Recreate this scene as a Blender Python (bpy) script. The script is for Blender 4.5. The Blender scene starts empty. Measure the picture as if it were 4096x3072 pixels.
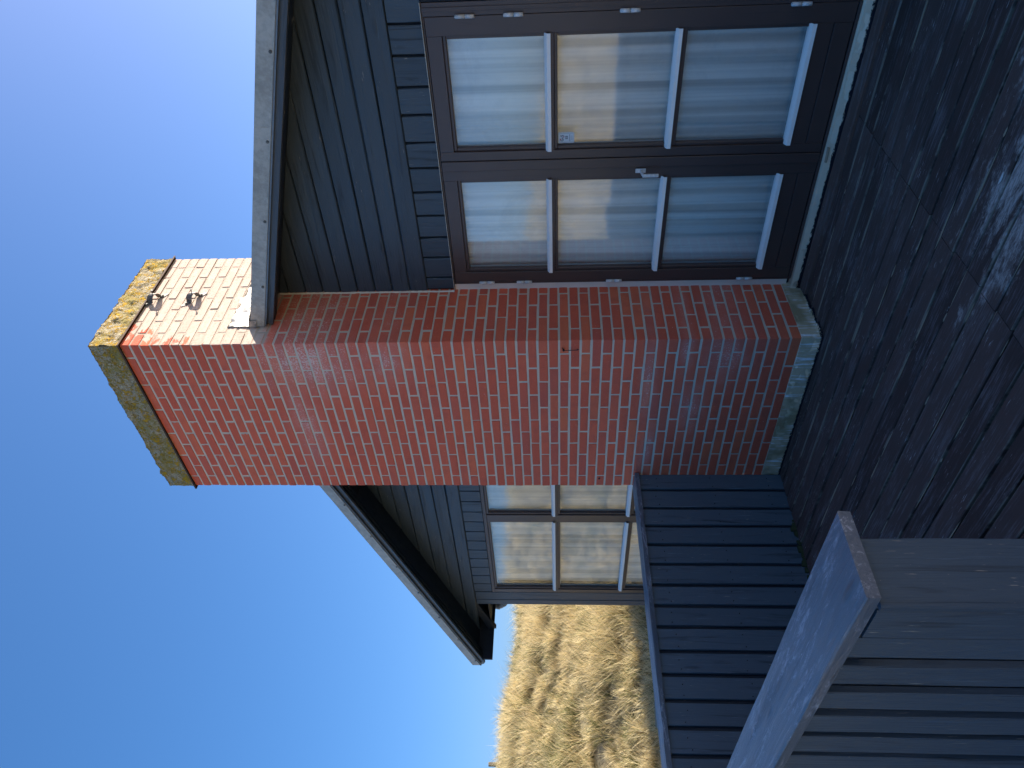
import bpy, bmesh, math, random
import numpy as np
from mathutils import Vector, Matrix, noise as mnoise
R = math.radians
rng = random.Random(7)
nrg = np.random.default_rng(11)
scene = bpy.context.scene
C = scene.collection

# ------------------------------------------------------------------ camera, sky, sun, exposure
CAM = Vector((2.9522, -3.4611, 1.6214))
F_PX = 2939.8
fw = Vector((-0.691088, 0.720422, 0.058221)); rt = Vector((0.721299, 0.692577, -0.008022)); up = Vector((0.046102, -0.036451, 0.998272))
cam_d = bpy.data.cameras.new('camera'); cam = bpy.data.objects.new('camera', cam_d); C.objects.link(cam)
cam_d.sensor_fit = 'HORIZONTAL'; cam_d.sensor_width = 36.0; cam_d.lens = F_PX / 4096 * 36
cam_d.clip_start = 0.05; cam_d.clip_end = 3000
ax, ay, az = -up, rt, -fw            # the phone was held sideways: world up is picture left
cam.matrix_world = Matrix(((ax.x, ay.x, az.x, CAM.x), (ax.y, ay.y, az.y, CAM.y), (ax.z, ay.z, az.z, CAM.z), (0, 0, 0, 1)))
scene.camera = cam

SUN = Vector((1.0, 1.87, 0.80)).normalized()
sun_elev = math.asin(SUN.z); sun_az = math.atan2(SUN.x, SUN.y)     # clockwise from +Y
SKY_SAT = 1.9; EXPO = 1.65; SKY_GAIN = tuple(1.40 * g * 10 ** (1 - .825) / 2 ** EXPO for g in (1.20, 1.23, 1.45))
w = bpy.data.worlds.new('World'); scene.world = w; w.use_nodes = True
nt = w.node_tree; nt.nodes.clear()
sky = nt.nodes.new('ShaderNodeTexSky'); sky.sky_type = 'NISHITA'; sky.sun_disc = False
sky.sun_elevation = sun_elev; sky.sun_rotation = sun_az
sky.air_density = 0.6; sky.dust_density = 1.5; sky.ozone_density = 2.0; sky.altitude = 0
bg = nt.nodes.new('ShaderNodeBackground'); bg.inputs[1].default_value = 0.10
wo = nt.nodes.new('ShaderNodeOutputWorld'); nt.links.new(bg.outputs[0], wo.inputs[0])
# the phone's colour rendering of a clear sky: one even grade over the whole sky (saturation, contrast, tint)
bw = nt.nodes.new('ShaderNodeRGBToBW'); mx = nt.nodes.new('ShaderNodeMix'); mx.data_type = 'RGBA'; mx.clamp_factor = False; mx.clamp_result = False
mx.inputs[0].default_value = SKY_SAT; nt.links.new(sky.outputs[0], bw.inputs[0]); nt.links.new(bw.outputs[0], mx.inputs[6]); nt.links.new(sky.outputs[0], mx.inputs[7])
mxx = nt.nodes.new('ShaderNodeVectorMath'); mxx.operation = 'MAXIMUM'; mxx.inputs[1].default_value = (0.001, 0.001, 0.001); nt.links.new(mx.outputs[2], mxx.inputs[0])
gm = nt.nodes.new('ShaderNodeGamma'); gm.inputs[1].default_value = .76; nt.links.new(mxx.outputs[0], gm.inputs[0])
tn = nt.nodes.new('ShaderNodeVectorMath'); tn.operation = 'MULTIPLY'; tn.inputs[1].default_value = SKY_GAIN; nt.links.new(gm.outputs[0], tn.inputs[0]); nt.links.new(tn.outputs[0], bg.inputs[0])
sd = bpy.data.lights.new('sun', 'SUN'); sd.energy = 4.0; sd.angle = R(0.53); sd.color = (1.0, 0.91, 0.80)
so = bpy.data.objects.new('sun', sd); C.objects.link(so); so.rotation_euler = SUN.to_track_quat('Z', 'Y').to_euler()
vs = scene.view_settings; vs.view_transform = 'Standard'; vs.look = 'None'; vs.exposure = EXPO; vs.gamma = 1.0; vs.use_curve_mapping = False
scene.render.film_transparent = False

# ------------------------------------------------------------------ node helpers
def new_mat(name):
    m = bpy.data.materials.new(name); m.use_nodes = True; t = m.node_tree; t.nodes.clear()
    return m, t
def N(t, typ, **kw):
    n = t.nodes.new(typ)
    for k, v in kw.items():
        if k.startswith('i_'):
            key = k[2:]
            n.inputs[int(key) if key.isdigit() else key.replace('_', ' ')].default_value = v
        else: setattr(n, k, v)
    return n
def L(t, a, b): t.links.new(a, b)
def val(t, op, a, b=None, c=None, clamp=False):
    n = t.nodes.new('ShaderNodeMath'); n.operation = op; n.use_clamp = clamp
    for i, x in enumerate((a, b, c)):
        if x is None: continue
        if isinstance(x, (int, float)): n.inputs[i].default_value = x
        else: L(t, x, n.inputs[i])
    return n.outputs[0]
def mixc(t, fac, a, b, blend='MIX'):
    n = t.nodes.new('ShaderNodeMix'); n.data_type = 'RGBA'; n.blend_type = blend
    for s, x in ((n.inputs[0], fac), (n.inputs[6], a), (n.inputs[7], b)):
        if isinstance(x, (int, float)): s.default_value = x
        elif isinstance(x, tuple): s.default_value = x if len(x) == 4 else (*x, 1)
        else: L(t, x, s)
    return n.outputs[2]
def ramp(t, fac, lo, hi):
    n = N(t, 'ShaderNodeMapRange'); n.interpolation_type = 'SMOOTHSTEP'
    L(t, fac, n.inputs[0]); n.inputs[1].default_value = lo; n.inputs[2].default_value = hi
    return n.outputs[0]
def noise(t, vec, scale, detail=4, rough=.55, dist=0.0):
    n = N(t, 'ShaderNodeTexNoise'); n.inputs['Scale'].default_value = scale; n.inputs['Detail'].default_value = detail
    n.inputs['Roughness'].default_value = rough; n.inputs['Distortion'].default_value = dist
    L(t, vec, n.inputs['Vector']); return n.outputs['Fac']
def mapped(t, vec, scale=(1, 1, 1), loc=None):
    n = N(t, 'ShaderNodeMapping'); L(t, vec, n.inputs[0]); n.inputs['Scale'].default_value = scale
    if loc is not None: n.inputs['Location'].default_value = loc
    return n.outputs[0]
def rand_coords(t):
    tc = N(t, 'ShaderNodeTexCoord'); oi = N(t, 'ShaderNodeObjectInfo')
    cmb = N(t, 'ShaderNodeCombineXYZ')
    L(t, val(t, 'MULTIPLY', oi.outputs['Random'], 37.0), cmb.inputs[0]); L(t, val(t, 'MULTIPLY', oi.outputs['Random'], 91.0), cmb.inputs[1])
    L(t, val(t, 'MULTIPLY', oi.outputs['Random'], 53.0), cmb.inputs[2])
    ad = N(t, 'ShaderNodeVectorMath'); ad.operation = 'ADD'; L(t, tc.outputs['Object'], ad.inputs[0]); L(t, cmb.outputs[0], ad.inputs[1])
    return ad.outputs[0], oi.outputs['Random'], tc.outputs['Object']
def world_pos(t): return N(t, 'ShaderNodeNewGeometry').outputs['Position']
def sepxyz(t, v):
    s = N(t, 'ShaderNodeSeparateXYZ'); L(t, v, s.inputs[0]); return s.outputs
def bump(t, h, strength=.5, dist=.002, prev=None):
    b = N(t, 'ShaderNodeBump'); b.inputs['Strength'].default_value = strength; b.inputs['Distance'].default_value = dist
    L(t, h, b.inputs['Height'])
    if prev is not None: L(t, prev, b.inputs['Normal'])
    return b.outputs[0]
def finish(t, col, rough=.6, normal=None, metal=0.0, spec=.5):
    p = N(t, 'ShaderNodeBsdfPrincipled')
    for key, x in (('Base Color', col), ('Roughness', rough), ('Metallic', metal)):
        if isinstance(x, (int, float)): p.inputs[key].default_value = x
        elif isinstance(x, tuple): p.inputs[key].default_value = x if len(x) == 4 else (*x, 1)
        else: L(t, x, p.inputs[key])
    p.inputs['Specular IOR Level'].default_value = spec
    if normal is not None: L(t, normal, p.inputs['Normal'])
    o = N(t, 'ShaderNodeOutputMaterial'); L(t, p.outputs[0], o.inputs[0]); return p

# painted sawn boards: grain runs along each board's own X axis
def paint_mat(name, base, dark, fleck=.5, fleck_col=(.42, .36, .28), rough=.45, grain=.5, worn=0.0, worn_col=(.25, .3, .38)):
    m, t = new_mat(name); v, rnd, obj = rand_coords(t)
    g = noise(t, mapped(t, v, (6, 110, 110)), 1.0, 5, .6, .6)
    g2 = noise(t, mapped(t, v, (1.6, 24, 24)), 1.0, 4, .6, .8)
    big = noise(t, v, 2.3, 3, .6)
    c = mixc(t, val(t, 'MULTIPLY_ADD', rnd, .55, val(t, 'MULTIPLY', big, .5), clamp=True), dark, base)
    c = mixc(t, ramp(t, g2, .56, .74), c, tuple(x * .5 for x in dark))
    c = mixc(t, ramp(t, val(t, 'SUBTRACT', 1.0, g), .60, .75), c, tuple(x * 1.5 for x in base))
    # knots
    vo = N(t, 'ShaderNodeTexVoronoi'); L(t, mapped(t, v, (2.2, 9, 9)), vo.inputs['Vector']); vo.inputs['Scale'].default_value = 1.0
    knot = val(t, 'SUBTRACT', 1.0, ramp(t, vo.outputs['Distance'], .05, .13))
    c = mixc(t, val(t, 'MULTIPLY', knot, .5), c, tuple(x * .6 for x in dark))
    # bare wood flecks
    f1 = noise(t, mapped(t, v, (14, 170, 170)), 1.0, 3, .6)
    f2 = noise(t, v, 7.0, 3, .6)
    fm = val(t, 'MULTIPLY', ramp(t, f1, .64, .71), ramp(t, f2, .62 - .12 * fleck, .70 - .1 * fleck))
    c = mixc(t, val(t, 'MULTIPLY', fm, .85), c, fleck_col)
    sp = noise(t, v, 160, 2, .5); c = mixc(t, val(t, 'MULTIPLY', ramp(t, sp, .75, .80), .5), c, fleck_col)
    r = rough
    if worn > 0:
        wn = noise(t, mapped(t, v, (2.0, 9, 9)), 1.0, 6, .7, 1.2); wn2 = noise(t, mapped(t, v, (12, 60, 60)), 1.0, 6, .8, 1.5)
        wm = val(t, 'MULTIPLY', ramp(t, val(t, 'ADD', val(t, 'MULTIPLY', wn, .55), val(t, 'MULTIPLY', wn2, .5)), .53, .70), worn)
        c = mixc(t, wm, c, worn_col)
        r = val(t, 'MULTIPLY_ADD', wm, .2, rough)
    rn = val(t, 'ADD', r, val(t, 'MULTIPLY', val(t, 'SUBTRACT', g2, .5), .35)) if not isinstance(r, float) else val(t, 'MULTIPLY_ADD', g2, .35, r - .17)
    h = val(t, 'ADD', val(t, 'MULTIPLY', g, .6), val(t, 'MULTIPLY', g2, 1.2))
    nrm = bump(t, h, min(1, grain * 1.5), .0045, bump(t, knot, .4, .004))
    finish(t, c, rn, nrm, spec=.5); return m

M = {}
M['clad'] = paint_mat('paint_cladding', (.050, .070, .088), (.032, .047, .061), .35, grain=.55, rough=.46)
M['fence'] = paint_mat('paint_fence', (.100, .132, .155), (.070, .096, .116), .7, grain=.45, rough=.42)
M['rail'] = paint_mat('paint_railing', (.078, .104, .126), (.056, .078, .098), .55, grain=.55, rough=.50)
M['rail_end_shade'] = paint_mat('paint_end_shade', (.060, .090, .116), (.046, .070, .092), .8, grain=.6, rough=.5)  # bluer copy of the railing paint, cool shade put into the colour
M['cap'] = paint_mat('paint_railing_cap', (.115, .13, .15), (.085, .10, .12), .3, grain=.45, rough=.36, worn=.9, worn_col=(.50, .50, .53), fleck_col=(.6, .62, .66))
M['shaded_board'] = paint_mat('paint_shaded_boards', (.013, .020, .032), (.008, .013, .021), .5, rough=.5)  # near-black boards: shade of the gaps and eaves is put into the colour
M['fascia'] = paint_mat('paint_fascia', (.075, .078, .082), (.060, .064, .068), .1, grain=.2, rough=.42)

def deck_mat():
    m, t = new_mat('paint_deck'); v, rnd, obj = rand_coords(t); pos = world_pos(t); s = sepxyz(t, obj); ps = sepxyz(t, pos)
    g = noise(t, mapped(t, v, (5, 120, 120)), 1.0, 6, .65, .5); g2 = noise(t, mapped(t, v, (1.2, 26, 26)), 1.0, 5, .65, .8)
    big = noise(t, pos, 1.1, 3, .6)
    c = mixc(t, val(t, 'ADD', val(t, 'MULTIPLY', rnd, .75), val(t, 'MULTIPLY', val(t, 'SUBTRACT', big, .3), .6), clamp=True), (.056, .034, .028), (.155, .098, .078))
    c = mixc(t, val(t, 'MULTIPLY', ramp(t, noise(t, pos, .9, 2, .5), .5, .68), .5), c, (.075, .050, .042))
    # paint rubbed thin, lighter streaks
    st = ramp(t, val(t, 'ADD', val(t, 'MULTIPLY', g, .6), val(t, 'MULTIPLY', noise(t, mapped(t, pos, (2.5, 9, 5)), 1.0, 6, .75), .55)), .56, .76)
    c = mixc(t, val(t, 'MULTIPLY', st, .8), c, (.24, .20, .19))
    # pale worn tracks where people walk, near the right end
    dx = val(t, 'SUBTRACT', ps[0], 1.72); dy = val(t, 'SUBTRACT', ps[1], -1.02)
    d = val(t, 'SQRT', val(t, 'ADD', val(t, 'MULTIPLY', val(t, 'MULTIPLY', dx, dx), 1.0), val(t, 'MULTIPLY', val(t, 'MULTIPLY', dy, dy), 7.0)))
    nn = val(t, 'ADD', val(t, 'MULTIPLY', noise(t, mapped(t, pos, (1.9, 5.0, 2)), 1.0, 5, .65, .8), .7), val(t, 'MULTIPLY', noise(t, mapped(t, pos, (14, 34, 20)), 1.0, 6, .8, .6), .32))
    wm = ramp(t, val(t, 'SUBTRACT', nn, val(t, 'MULTIPLY', d, .27)), .37, .47)
    fine = ramp(t, noise(t, mapped(t, v, (30, 140, 140)), 1.0, 4, .7), .34, .62)
    wm = val(t, 'MULTIPLY', wm, val(t, 'MULTIPLY_ADD', fine, .75, .25))
    c = mixc(t, val(t, 'MULTIPLY', wm, .9), c, (.58, .50, .43))
    # chipped lower edges of the boards show ochre wood and old pale paint
    ed = ramp(t, val(t, 'ABSOLUTE', s[1]), .0515, .0550)
    en = ramp(t, noise(t, mapped(t, v, (2.2, 9, 1)), 1.0, 5, .7), .49, .58)
    c = mixc(t, val(t, 'MULTIPLY', val(t, 'MULTIPLY', ed, en), .8), c, (.32, .25, .18))
    f1 = noise(t, mapped(t, v, (16, 150, 150)), 1.0, 3, .6); fm = val(t, 'MULTIPLY', ramp(t, f1, .62, .70), ramp(t, noise(t, v, 6, 3, .6), .50, .62))
    c = mixc(t, val(t, 'MULTIPLY', fm, .85), c, (.48, .43, .40))
    c = mixc(t, val(t, 'MULTIPLY', ramp(t, noise(t, pos, 55, 2, .5), .77, .80), .8), c, (.42, .40, .36))
    nrm = bump(t, val(t, 'ADD', val(t, 'MULTIPLY', g, .7), g2), .6, .003)
    rr = val(t, 'MULTIPLY_ADD', g2, .25, .66)
    finish(t, c, rr, nrm, spec=.18); return m
M['deck'] = deck_mat()

def limewash(t, pos, ps, nx):
    """old pale limewash on the right-hand face above the roof, worn off near the front corner"""
    n = noise(t, mapped(t, pos, (9, 9, 16)), 1.0, 5, .62, .4)
    n2 = noise(t, pos, 60, 3, .6)
    a = val(t, 'MULTIPLY_ADD', ps[1], 3.6, val(t, 'MULTIPLY', val(t, 'SUBTRACT', 4.05, ps[2]), 1.9))
    a = val(t, 'ADD', a, val(t, 'MULTIPLY', val(t, 'SUBTRACT', n, .47), 3.4))
    f = ramp(t, a, -.02, .18)
    f = val(t, 'MULTIPLY', f, val(t, 'MAXIMUM', ramp(t, nx, .35, .6), val(t, 'MULTIPLY', ramp(t, ps[1], .003, .007), ramp(t, ps[0], -.020, -.012))))
    f = val(t, 'MULTIPLY', f, ramp(t, val(t, 'ADD', ps[2], val(t, 'MULTIPLY', val(t, 'SUBTRACT', n, .5), .12)), 3.44, 3.50))
    f = val(t, 'MULTIPLY', f, val(t, 'MULTIPLY_ADD', ramp(t, n2, .36, .5), .22, .78))
    return f
def bloom(t, pos, ps):
    """white salt bloom in a few drifts over the masonry"""
    def blob(x, z, rx, rz, y=None):
        dx = val(t, 'DIVIDE', val(t, 'SUBTRACT', ps[0] if y is None else ps[1], x), rx)
        dz = val(t, 'DIVIDE', val(t, 'SUBTRACT', ps[2], z), rz)
        return val(t, 'SUBTRACT', 1.0, val(t, 'SQRT', val(t, 'ADD', val(t, 'MULTIPLY', dx, dx), val(t, 'MULTIPLY', dz, dz))), clamp=True)
    b = val(t, 'MULTIPLY', blob(-.16, 3.22, .50, .62), .8)
    for a in ((-.75, 3.35, .75, .22), (-.15, 2.7, .35, .3), (-.35, 1.02, .6, .08), (-1.05, .97, .45, .08), (-.1, .80, .3, .08), (-.15, .55, .4, .25), (-.6, .72, .4, .16)):
        b = val(t, 'MAXIMUM', b, val(t, 'MULTIPLY', blob(*a), .62))
    n = noise(t, pos, 90, 4, .75, .3); n1 = noise(t, pos, 9, 4, .65)
    speck = ramp(t, val(t, 'ADD', val(t, 'MULTIPLY', n, .75), val(t, 'ADD', val(t, 'MULTIPLY', b, .34), val(t, 'MULTIPLY', n1, .24))), .68, .80)
    haze = val(t, 'MULTIPLY', ramp(t, val(t, 'ADD', b, val(t, 'MULTIPLY', n1, .7)), .45, 1.1), .12)
    rare = val(t, 'MULTIPLY', ramp(t, noise(t, pos, 130, 2, .5), .735, .77), .8)
    return val(t, 'MAXIMUM', val(t, 'MAXIMUM', val(t, 'MULTIPLY', speck, .62), haze), rare), b

def brick_mat(name, joined):
    m, t = new_mat(name); v, rnd, obj = rand_coords(t); pos = world_pos(t); ps = sepxyz(t, pos)
    geo = N(t, 'ShaderNodeNewGeometry'); nx = sepxyz(t, geo.outputs['True Normal'])[0]
    if joined:
        a = N(t, 'ShaderNodeAttribute'); a.attribute_name = 'tone'; rnd = a.outputs['Fac']; v = pos
    rr = N(t, 'ShaderNodeValToRGB'); L(t, rnd, rr.inputs[0]); e = rr.color_ramp.elements
    e[0].position = 0; e[0].color = (.66, .122, .066, 1); e[1].position = 1; e[1].color = (.74, .150, .076, 1)
    for p_, c_ in ((.2, (.72, .136, .070, 1)), (.42, (.67, .124, .068, 1)), (.6, (.75, .150, .078, 1)), (.8, (.60, .122, .078, 1)), (.94, (.77, .170, .078, 1))):
        k = e.new(p_); k.color = c_
    n1 = noise(t, v, 9, 4, .6); n2 = noise(t, v, 70, 3, .6)
    c = mixc(t, val(t, 'MULTIPLY', ramp(t, n1, .45, .8), .6), rr.outputs[0], (.54, .11, .07))
    c = mixc(t, val(t, 'MULTIPLY', ramp(t, n2, .5, .8), .25), c, (.80, .28, .13))
    c = mixc(t, val(t, 'MULTIPLY', ramp(t, noise(t, v, 240, 2, .5), .70, .76), .5), c, (.10, .04, .03))
    # smeared mortar at the arrises of each brick
    bl, b = bloom(t, pos, ps)
    c = mixc(t, val(t, 'MULTIPLY', b, .22), c, (.62, .30, .26))
    c = mixc(t, bl, c, (.80, .74, .66))
    lw = limewash(t, pos, ps, nx)
    lwc = mixc(t, ramp(t, n1, .3, .75), (.56, .48, .39), (.55, .40, .32))
    lwc = mixc(t, ramp(t, noise(t, mapped(t, pos, (40, 40, 130)), 1.0, 5, .75), .52, .72), lwc, (.42, .33, .26))
    c = mixc(t, lw, c, lwc)
    str_ = noise(t, mapped(t, v, (60, 60, 500)), 1.0, 2, .5)
    nrm = bump(t, val(t, 'ADD', val(t, 'ADD', n2, n1), val(t, 'MULTIPLY', str_, .35)), .55, .0022)
    nrm = bump(t, noise(t, pos, 110, 4, .75), .55, .006, nrm)
    finish(t, c, .82, nrm, spec=.25); return m
M['brick'] = brick_mat('red_brick', False); M['brick_j'] = brick_mat('red_brick_joined', True)

def mortar_mat():
    m, t = new_mat('mortar'); pos = world_pos(t); ps = sepxyz(t, pos)
    geo = N(t, 'ShaderNodeNewGeometry'); nx = sepxyz(t, geo.outputs['True Normal'])[0]
    n = noise(t, pos, 14, 4, .6); n2 = noise(t, pos, 220, 3, .7)
    c = mixc(t, n, (.56, .47, .36), (.72, .61, .47))
    c = mixc(t, ramp(t, n2, .68, .78), c, (.26, .22, .19)); c = mixc(t, ramp(t, val(t, 'SUBTRACT', 1.0, n2), .70, .78), c, (.66, .60, .52))
    bl, b = bloom(t, pos, ps); c = mixc(t, val(t, 'MULTIPLY', bl, .6), c, (.62, .60, .56))
    c = mixc(t, val(t, 'MULTIPLY', limewash(t, pos, ps, nx), .8), mixc(t, val(t, 'MULTIPLY', ramp(t, ps[2], 3.4, 3.5), ramp(t, nx, .4, .6)), c, (.36, .30, .23)), (.50, .42, .34))
    finish(t, c, .92, bump(t, val(t, 'ADD', n2, noise(t, pos, 60, 3, .6)), .7, .004), spec=.2); return m
M['mortar'] = mortar_mat()

def concrete_mat(name, a, b, stain, streak=True, low=None):
    m, t = new_mat(name); pos = world_pos(t); ps = sepxyz(t, pos)
    n = noise(t, pos, 9, 5, .65); n2 = noise(t, pos, 120, 3, .7)
    c = mixc(t, n, a, b)
    if streak:
        s = noise(t, mapped(t, pos, (55, 55, 5)), 1.0, 4, .65)
        c = mixc(t, ramp(t, s, .50, .68), c, tuple(min(1, x * 2.6) for x in b))
        c = mixc(t, ramp(t, noise(t, pos, 3.5, 3, .6), .45, .62), c, stain)
        c = mixc(t, ramp(t, n2, .70, .76), c, (.5, .5, .48))
    if low is not None:        # deck paint slopped onto the lower edge
        z0, col = low
        k = val(t, 'ADD', ps[2], val(t, 'MULTIPLY', val(t, 'SUBTRACT', noise(t, mapped(t, pos, (26, 26, 90)), 1.0, 6, .8), .5), .050))
        c = mixc(t, ramp(t, k, z0 + .003, z0), c, col)
    finish(t, c, .9, bump(t, val(t, 'ADD', n2, n), .6, .004), spec=.25); return m
M['base'] = concrete_mat('weathered_concrete', (.52, .40, .25), (.78, .61, .40), (.38, .29, .16), True, (.012, (.012, .013, .02)))
M['sill'] = concrete_mat('sill_concrete', (.72, .58, .41), (.86, .71, .52), (.5, .46, .38), False, (.043, (.012, .013, .02)))
M['plaster'] = concrete_mat('white_mortar', (.74, .65, .53), (.88, .78, .66), (.3, .28, .26), False)

def slab_mat():
    m, t = new_mat('lichen_concrete'); pos = world_pos(t)
    vo = N(t, 'ShaderNodeTexVoronoi'); L(t, pos, vo.inputs['Vector']); vo.inputs['Scale'].default_value = 110
    c = mixc(t, vo.outputs['Color'], (.26, .22, .14), (.50, .43, .30))
    c = mixc(t, ramp(t, noise(t, pos, 130, 2, .5), .60, .68), c, (.52, .47, .36))
    c = mixc(t, ramp(t, noise(t, pos, 100, 2, .5), .62, .70), c, (.09, .08, .055))
    n = noise(t, pos, 24, 6, .75, .5); n3 = noise(t, pos, 90, 4, .75)
    c = mixc(t, ramp(t, val(t, 'ADD', val(t, 'MULTIPLY', noise(t, mapped(t, pos, (1, 1, 1), (4, 2, 7)), 7, 5, .7), .7), val(t, 'MULTIPLY', n3, .3)), .46, .56), c, (.30, .24, .08))
    lich = ramp(t, val(t, 'ADD', val(t, 'MULTIPLY', n, .75), val(t, 'MULTIPLY', n3, .3)), .535, .585)
    c = mixc(t, val(t, 'MULTIPLY', lich, .92), c, mixc(t, n3, (.40, .24, .014), (.60, .36, .025)))
    h = val(t, 'ADD', val(t, 'MULTIPLY', vo.outputs['Distance'], .8), val(t, 'MULTIPLY', lich, .9))
    finish(t, c, .95, bump(t, val(t, 'ADD', h, n3), .9, .006), spec=.2); return m
M['slab'] = slab_mat()

def metal_mat(name, a, b, rough, metal, sc=30, bmp=.15):
    m, t = new_mat(name); v, rnd, obj = rand_coords(t)
    n = noise(t, v, sc, 5, .7); n2 = noise(t, v, 4, 3, .6)
    c = mixc(t, ramp(t, val(t, 'MULTIPLY_ADD', n, .6, val(t, 'MULTIPLY', n2, .4)), .35, .65), a, b)
    finish(t, c, val(t, 'MULTIPLY_ADD', n, .2, rough), bump(t, n, bmp, .002), metal=metal); return m
M['zinc'] = metal_mat('weathered_zinc', (.33, .30, .25), (.50, .46, .39), .48, .35)
M['zinc_lip'] = metal_mat('zinc_lip', (.16, .18, .20), (.22, .24, .26), .4, .5)
M['galv'] = metal_mat('galvanised_steel', (.09, .085, .075), (.17, .16, .14), .50, .35, 60)
M['hinge'] = metal_mat('hinge_steel', (.50, .48, .44), (.80, .77, .72), .45, .1, 90, .4)
M['lead'] = metal_mat('lead_flashing', (.13, .13, .12), (.38, .37, .35), .34, .45, 14, .6)
M['alu'] = metal_mat('aluminium_strip', (.92, .82, .72), (.95, .87, .78), .42, .0, 40, .05)
M['rust'] = metal_mat('rusty_steel', (.05, .03, .022), (.10, .055, .03), .7, .3, 80, .5)
M['iron'] = metal_mat('dark_wire', (.012, .010, .012), (.03, .022, .02), .6, .4, 80, .3)
M['plastic'] = metal_mat('grey_plastic_pipe', (.20, .19, .17), (.30, .29, .27), .5, .0, 20, .05)

def brown_mat():
    m, t = new_mat('brown_stained_wood'); pos = world_pos(t)
    tc = N(t, 'ShaderNodeTexCoord'); geo = N(t, 'ShaderNodeNewGeometry')
    gv = noise(t, mapped(t, pos, (60, 60, 3.0)), 1.0, 5, .6, .6); gh = noise(t, mapped(t, pos, (5, 60, 60)), 1.0, 5, .6, .6)
    big = noise(t, pos, 3, 3, .5)
    c = mixc(t, big, (.060, .036, .030), (.094, .058, .047))
    c = mixc(t, ramp(t, gv, .62, .8), c, (.036, .022, .020))
    finish(t, c, val(t, 'MULTIPLY_ADD', gv, .18, .30), bump(t, gv, .22, .0015), spec=.5); return m
M['brown'] = brown_mat()
def simple(name, col, rough=.6, metal=0.0):
    m, t = new_mat(name); pos = world_pos(t)
    c = mixc(t, noise(t, pos, 12, 4, .6), col, tuple(x * .8 for x in col)); finish(t, c, rough, metal=metal); return m
M['dark'] = simple('dark_void', (.006, .007, .009), .9)
M['wall'] = simple('dark_wall', (.010, .014, .020), .8)
M['room'] = simple('room_wall', (.30, .28, .25), .9)
M['felt'] = simple('roof_felt', (.03, .03, .035), .9)
M['white'] = simple('sticker_white', (.70, .74, .74), .5); M['grey'] = simple('sticker_grey', (.10, .11, .13), .5); M['red'] = simple('sticker_red', (.55, .03, .05), .5)
M['spacer'] = simple('spacer_bar', (.55, .57, .58), .35)
M['pine'] = simple('pale_pine', (.42, .30, .19), .7)
M['grit'] = simple('ochre_grit', (.40, .32, .21), .95)
M['post'] = simple('grey_post', (.14, .12, .08), .85)
M['chip'] = simple('bird_dropping', (.72, .70, .64), .8)
M['moss'] = simple('moss', (.05, .06, .022), .95)

def glass_mat():
    m, t = new_mat('window_glass'); pos = world_pos(t)
    nrm = bump(t, noise(t, pos, 1.6, 2, .4), .05, .01)
    tr = N(t, 'ShaderNodeBsdfTransparent'); tr.inputs[0].default_value = (.98, .99, .99, 1)
    gl = N(t, 'ShaderNodeBsdfGlossy'); gl.inputs['Roughness'].default_value = .05; gl.inputs[0].default_value = (1, 1, 1, 1); L(t, nrm, gl.inputs['Normal'])
    fr = N(t, 'ShaderNodeFresnel'); fr.inputs[0].default_value = 1.52
    f = val(t, 'MULTIPLY_ADD', fr.outputs[0], 1.8, .03, clamp=True)         # double glazing: four reflecting faces
    mx = N(t, 'ShaderNodeMixShader'); L(t, f, mx.inputs[0]); L(t, tr.outputs[0], mx.inputs[1]); L(t, gl.outputs[0], mx.inputs[2])
    # thin film of dust and smears, also a pale haze painted to brighten panes
    df = N(t, 'ShaderNodeBsdfDiffuse'); df.inputs[0].default_value = (.7, .7, .68, 1)
    dm = val(t, 'MULTIPLY', ramp(t, noise(t, pos, 3.5, 6, .7, 1.0), .45, .8), .10)
    m2 = N(t, 'ShaderNodeMixShader'); L(t, dm, m2.inputs[0]); L(t, mx.outputs[0], m2.inputs[1]); L(t, df.outputs[0], m2.inputs[2])
    o = N(t, 'ShaderNodeOutputMaterial'); L(t, m2.outputs[0], o.inputs[0]); return m
M['glass'] = glass_mat()
def curtain_mat(name, col):
    """sheer gathered cloth: the weave closes up where a fold turns away, and where it is gathered"""
    m, t = new_mat(name); pos = world_pos(t)
    w_ = noise(t, mapped(t, pos, (700, 700, 500)), 1.0, 2, .5)
    d = N(t, 'ShaderNodeBsdfDiffuse'); c = mixc(t, w_, col, tuple(x * .95 for x in col)); L(t, c, d.inputs[0])
    tr = N(t, 'ShaderNodeBsdfTransparent')
    lw = N(t, 'ShaderNodeLayerWeight'); lw.inputs[0].default_value = .45
    st = noise(t, mapped(t, pos, (16, 1, .22)), 1.0, 2, .5, .0); st2 = noise(t, mapped(t, pos, (70, 1, .2)), 1.0, 2, .5)
    op = val(t, 'ADD', val(t, 'MULTIPLY', ramp(t, st, .38, .66), .36), val(t, 'MULTIPLY', ramp(t, st2, .45, .7), .10))
    fac = val(t, 'MULTIPLY', op, val(t, 'SUBTRACT', 1.0, lw.outputs['Facing']), clamp=True)
    mx = N(t, 'ShaderNodeMixShader'); L(t, fac, mx.inputs[0]); L(t, d.outputs[0], mx.inputs[1]); L(t, tr.outputs[0], mx.inputs[2])
    o = N(t, 'ShaderNodeOutputMaterial'); L(t, mx.outputs[0], o.inputs[0]); return m
M['curtain'] = curtain_mat('white_curtain', (.97, .95, .90)); M['curtain2'] = curtain_mat('cream_curtain', (.93, .89, .80))

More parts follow.
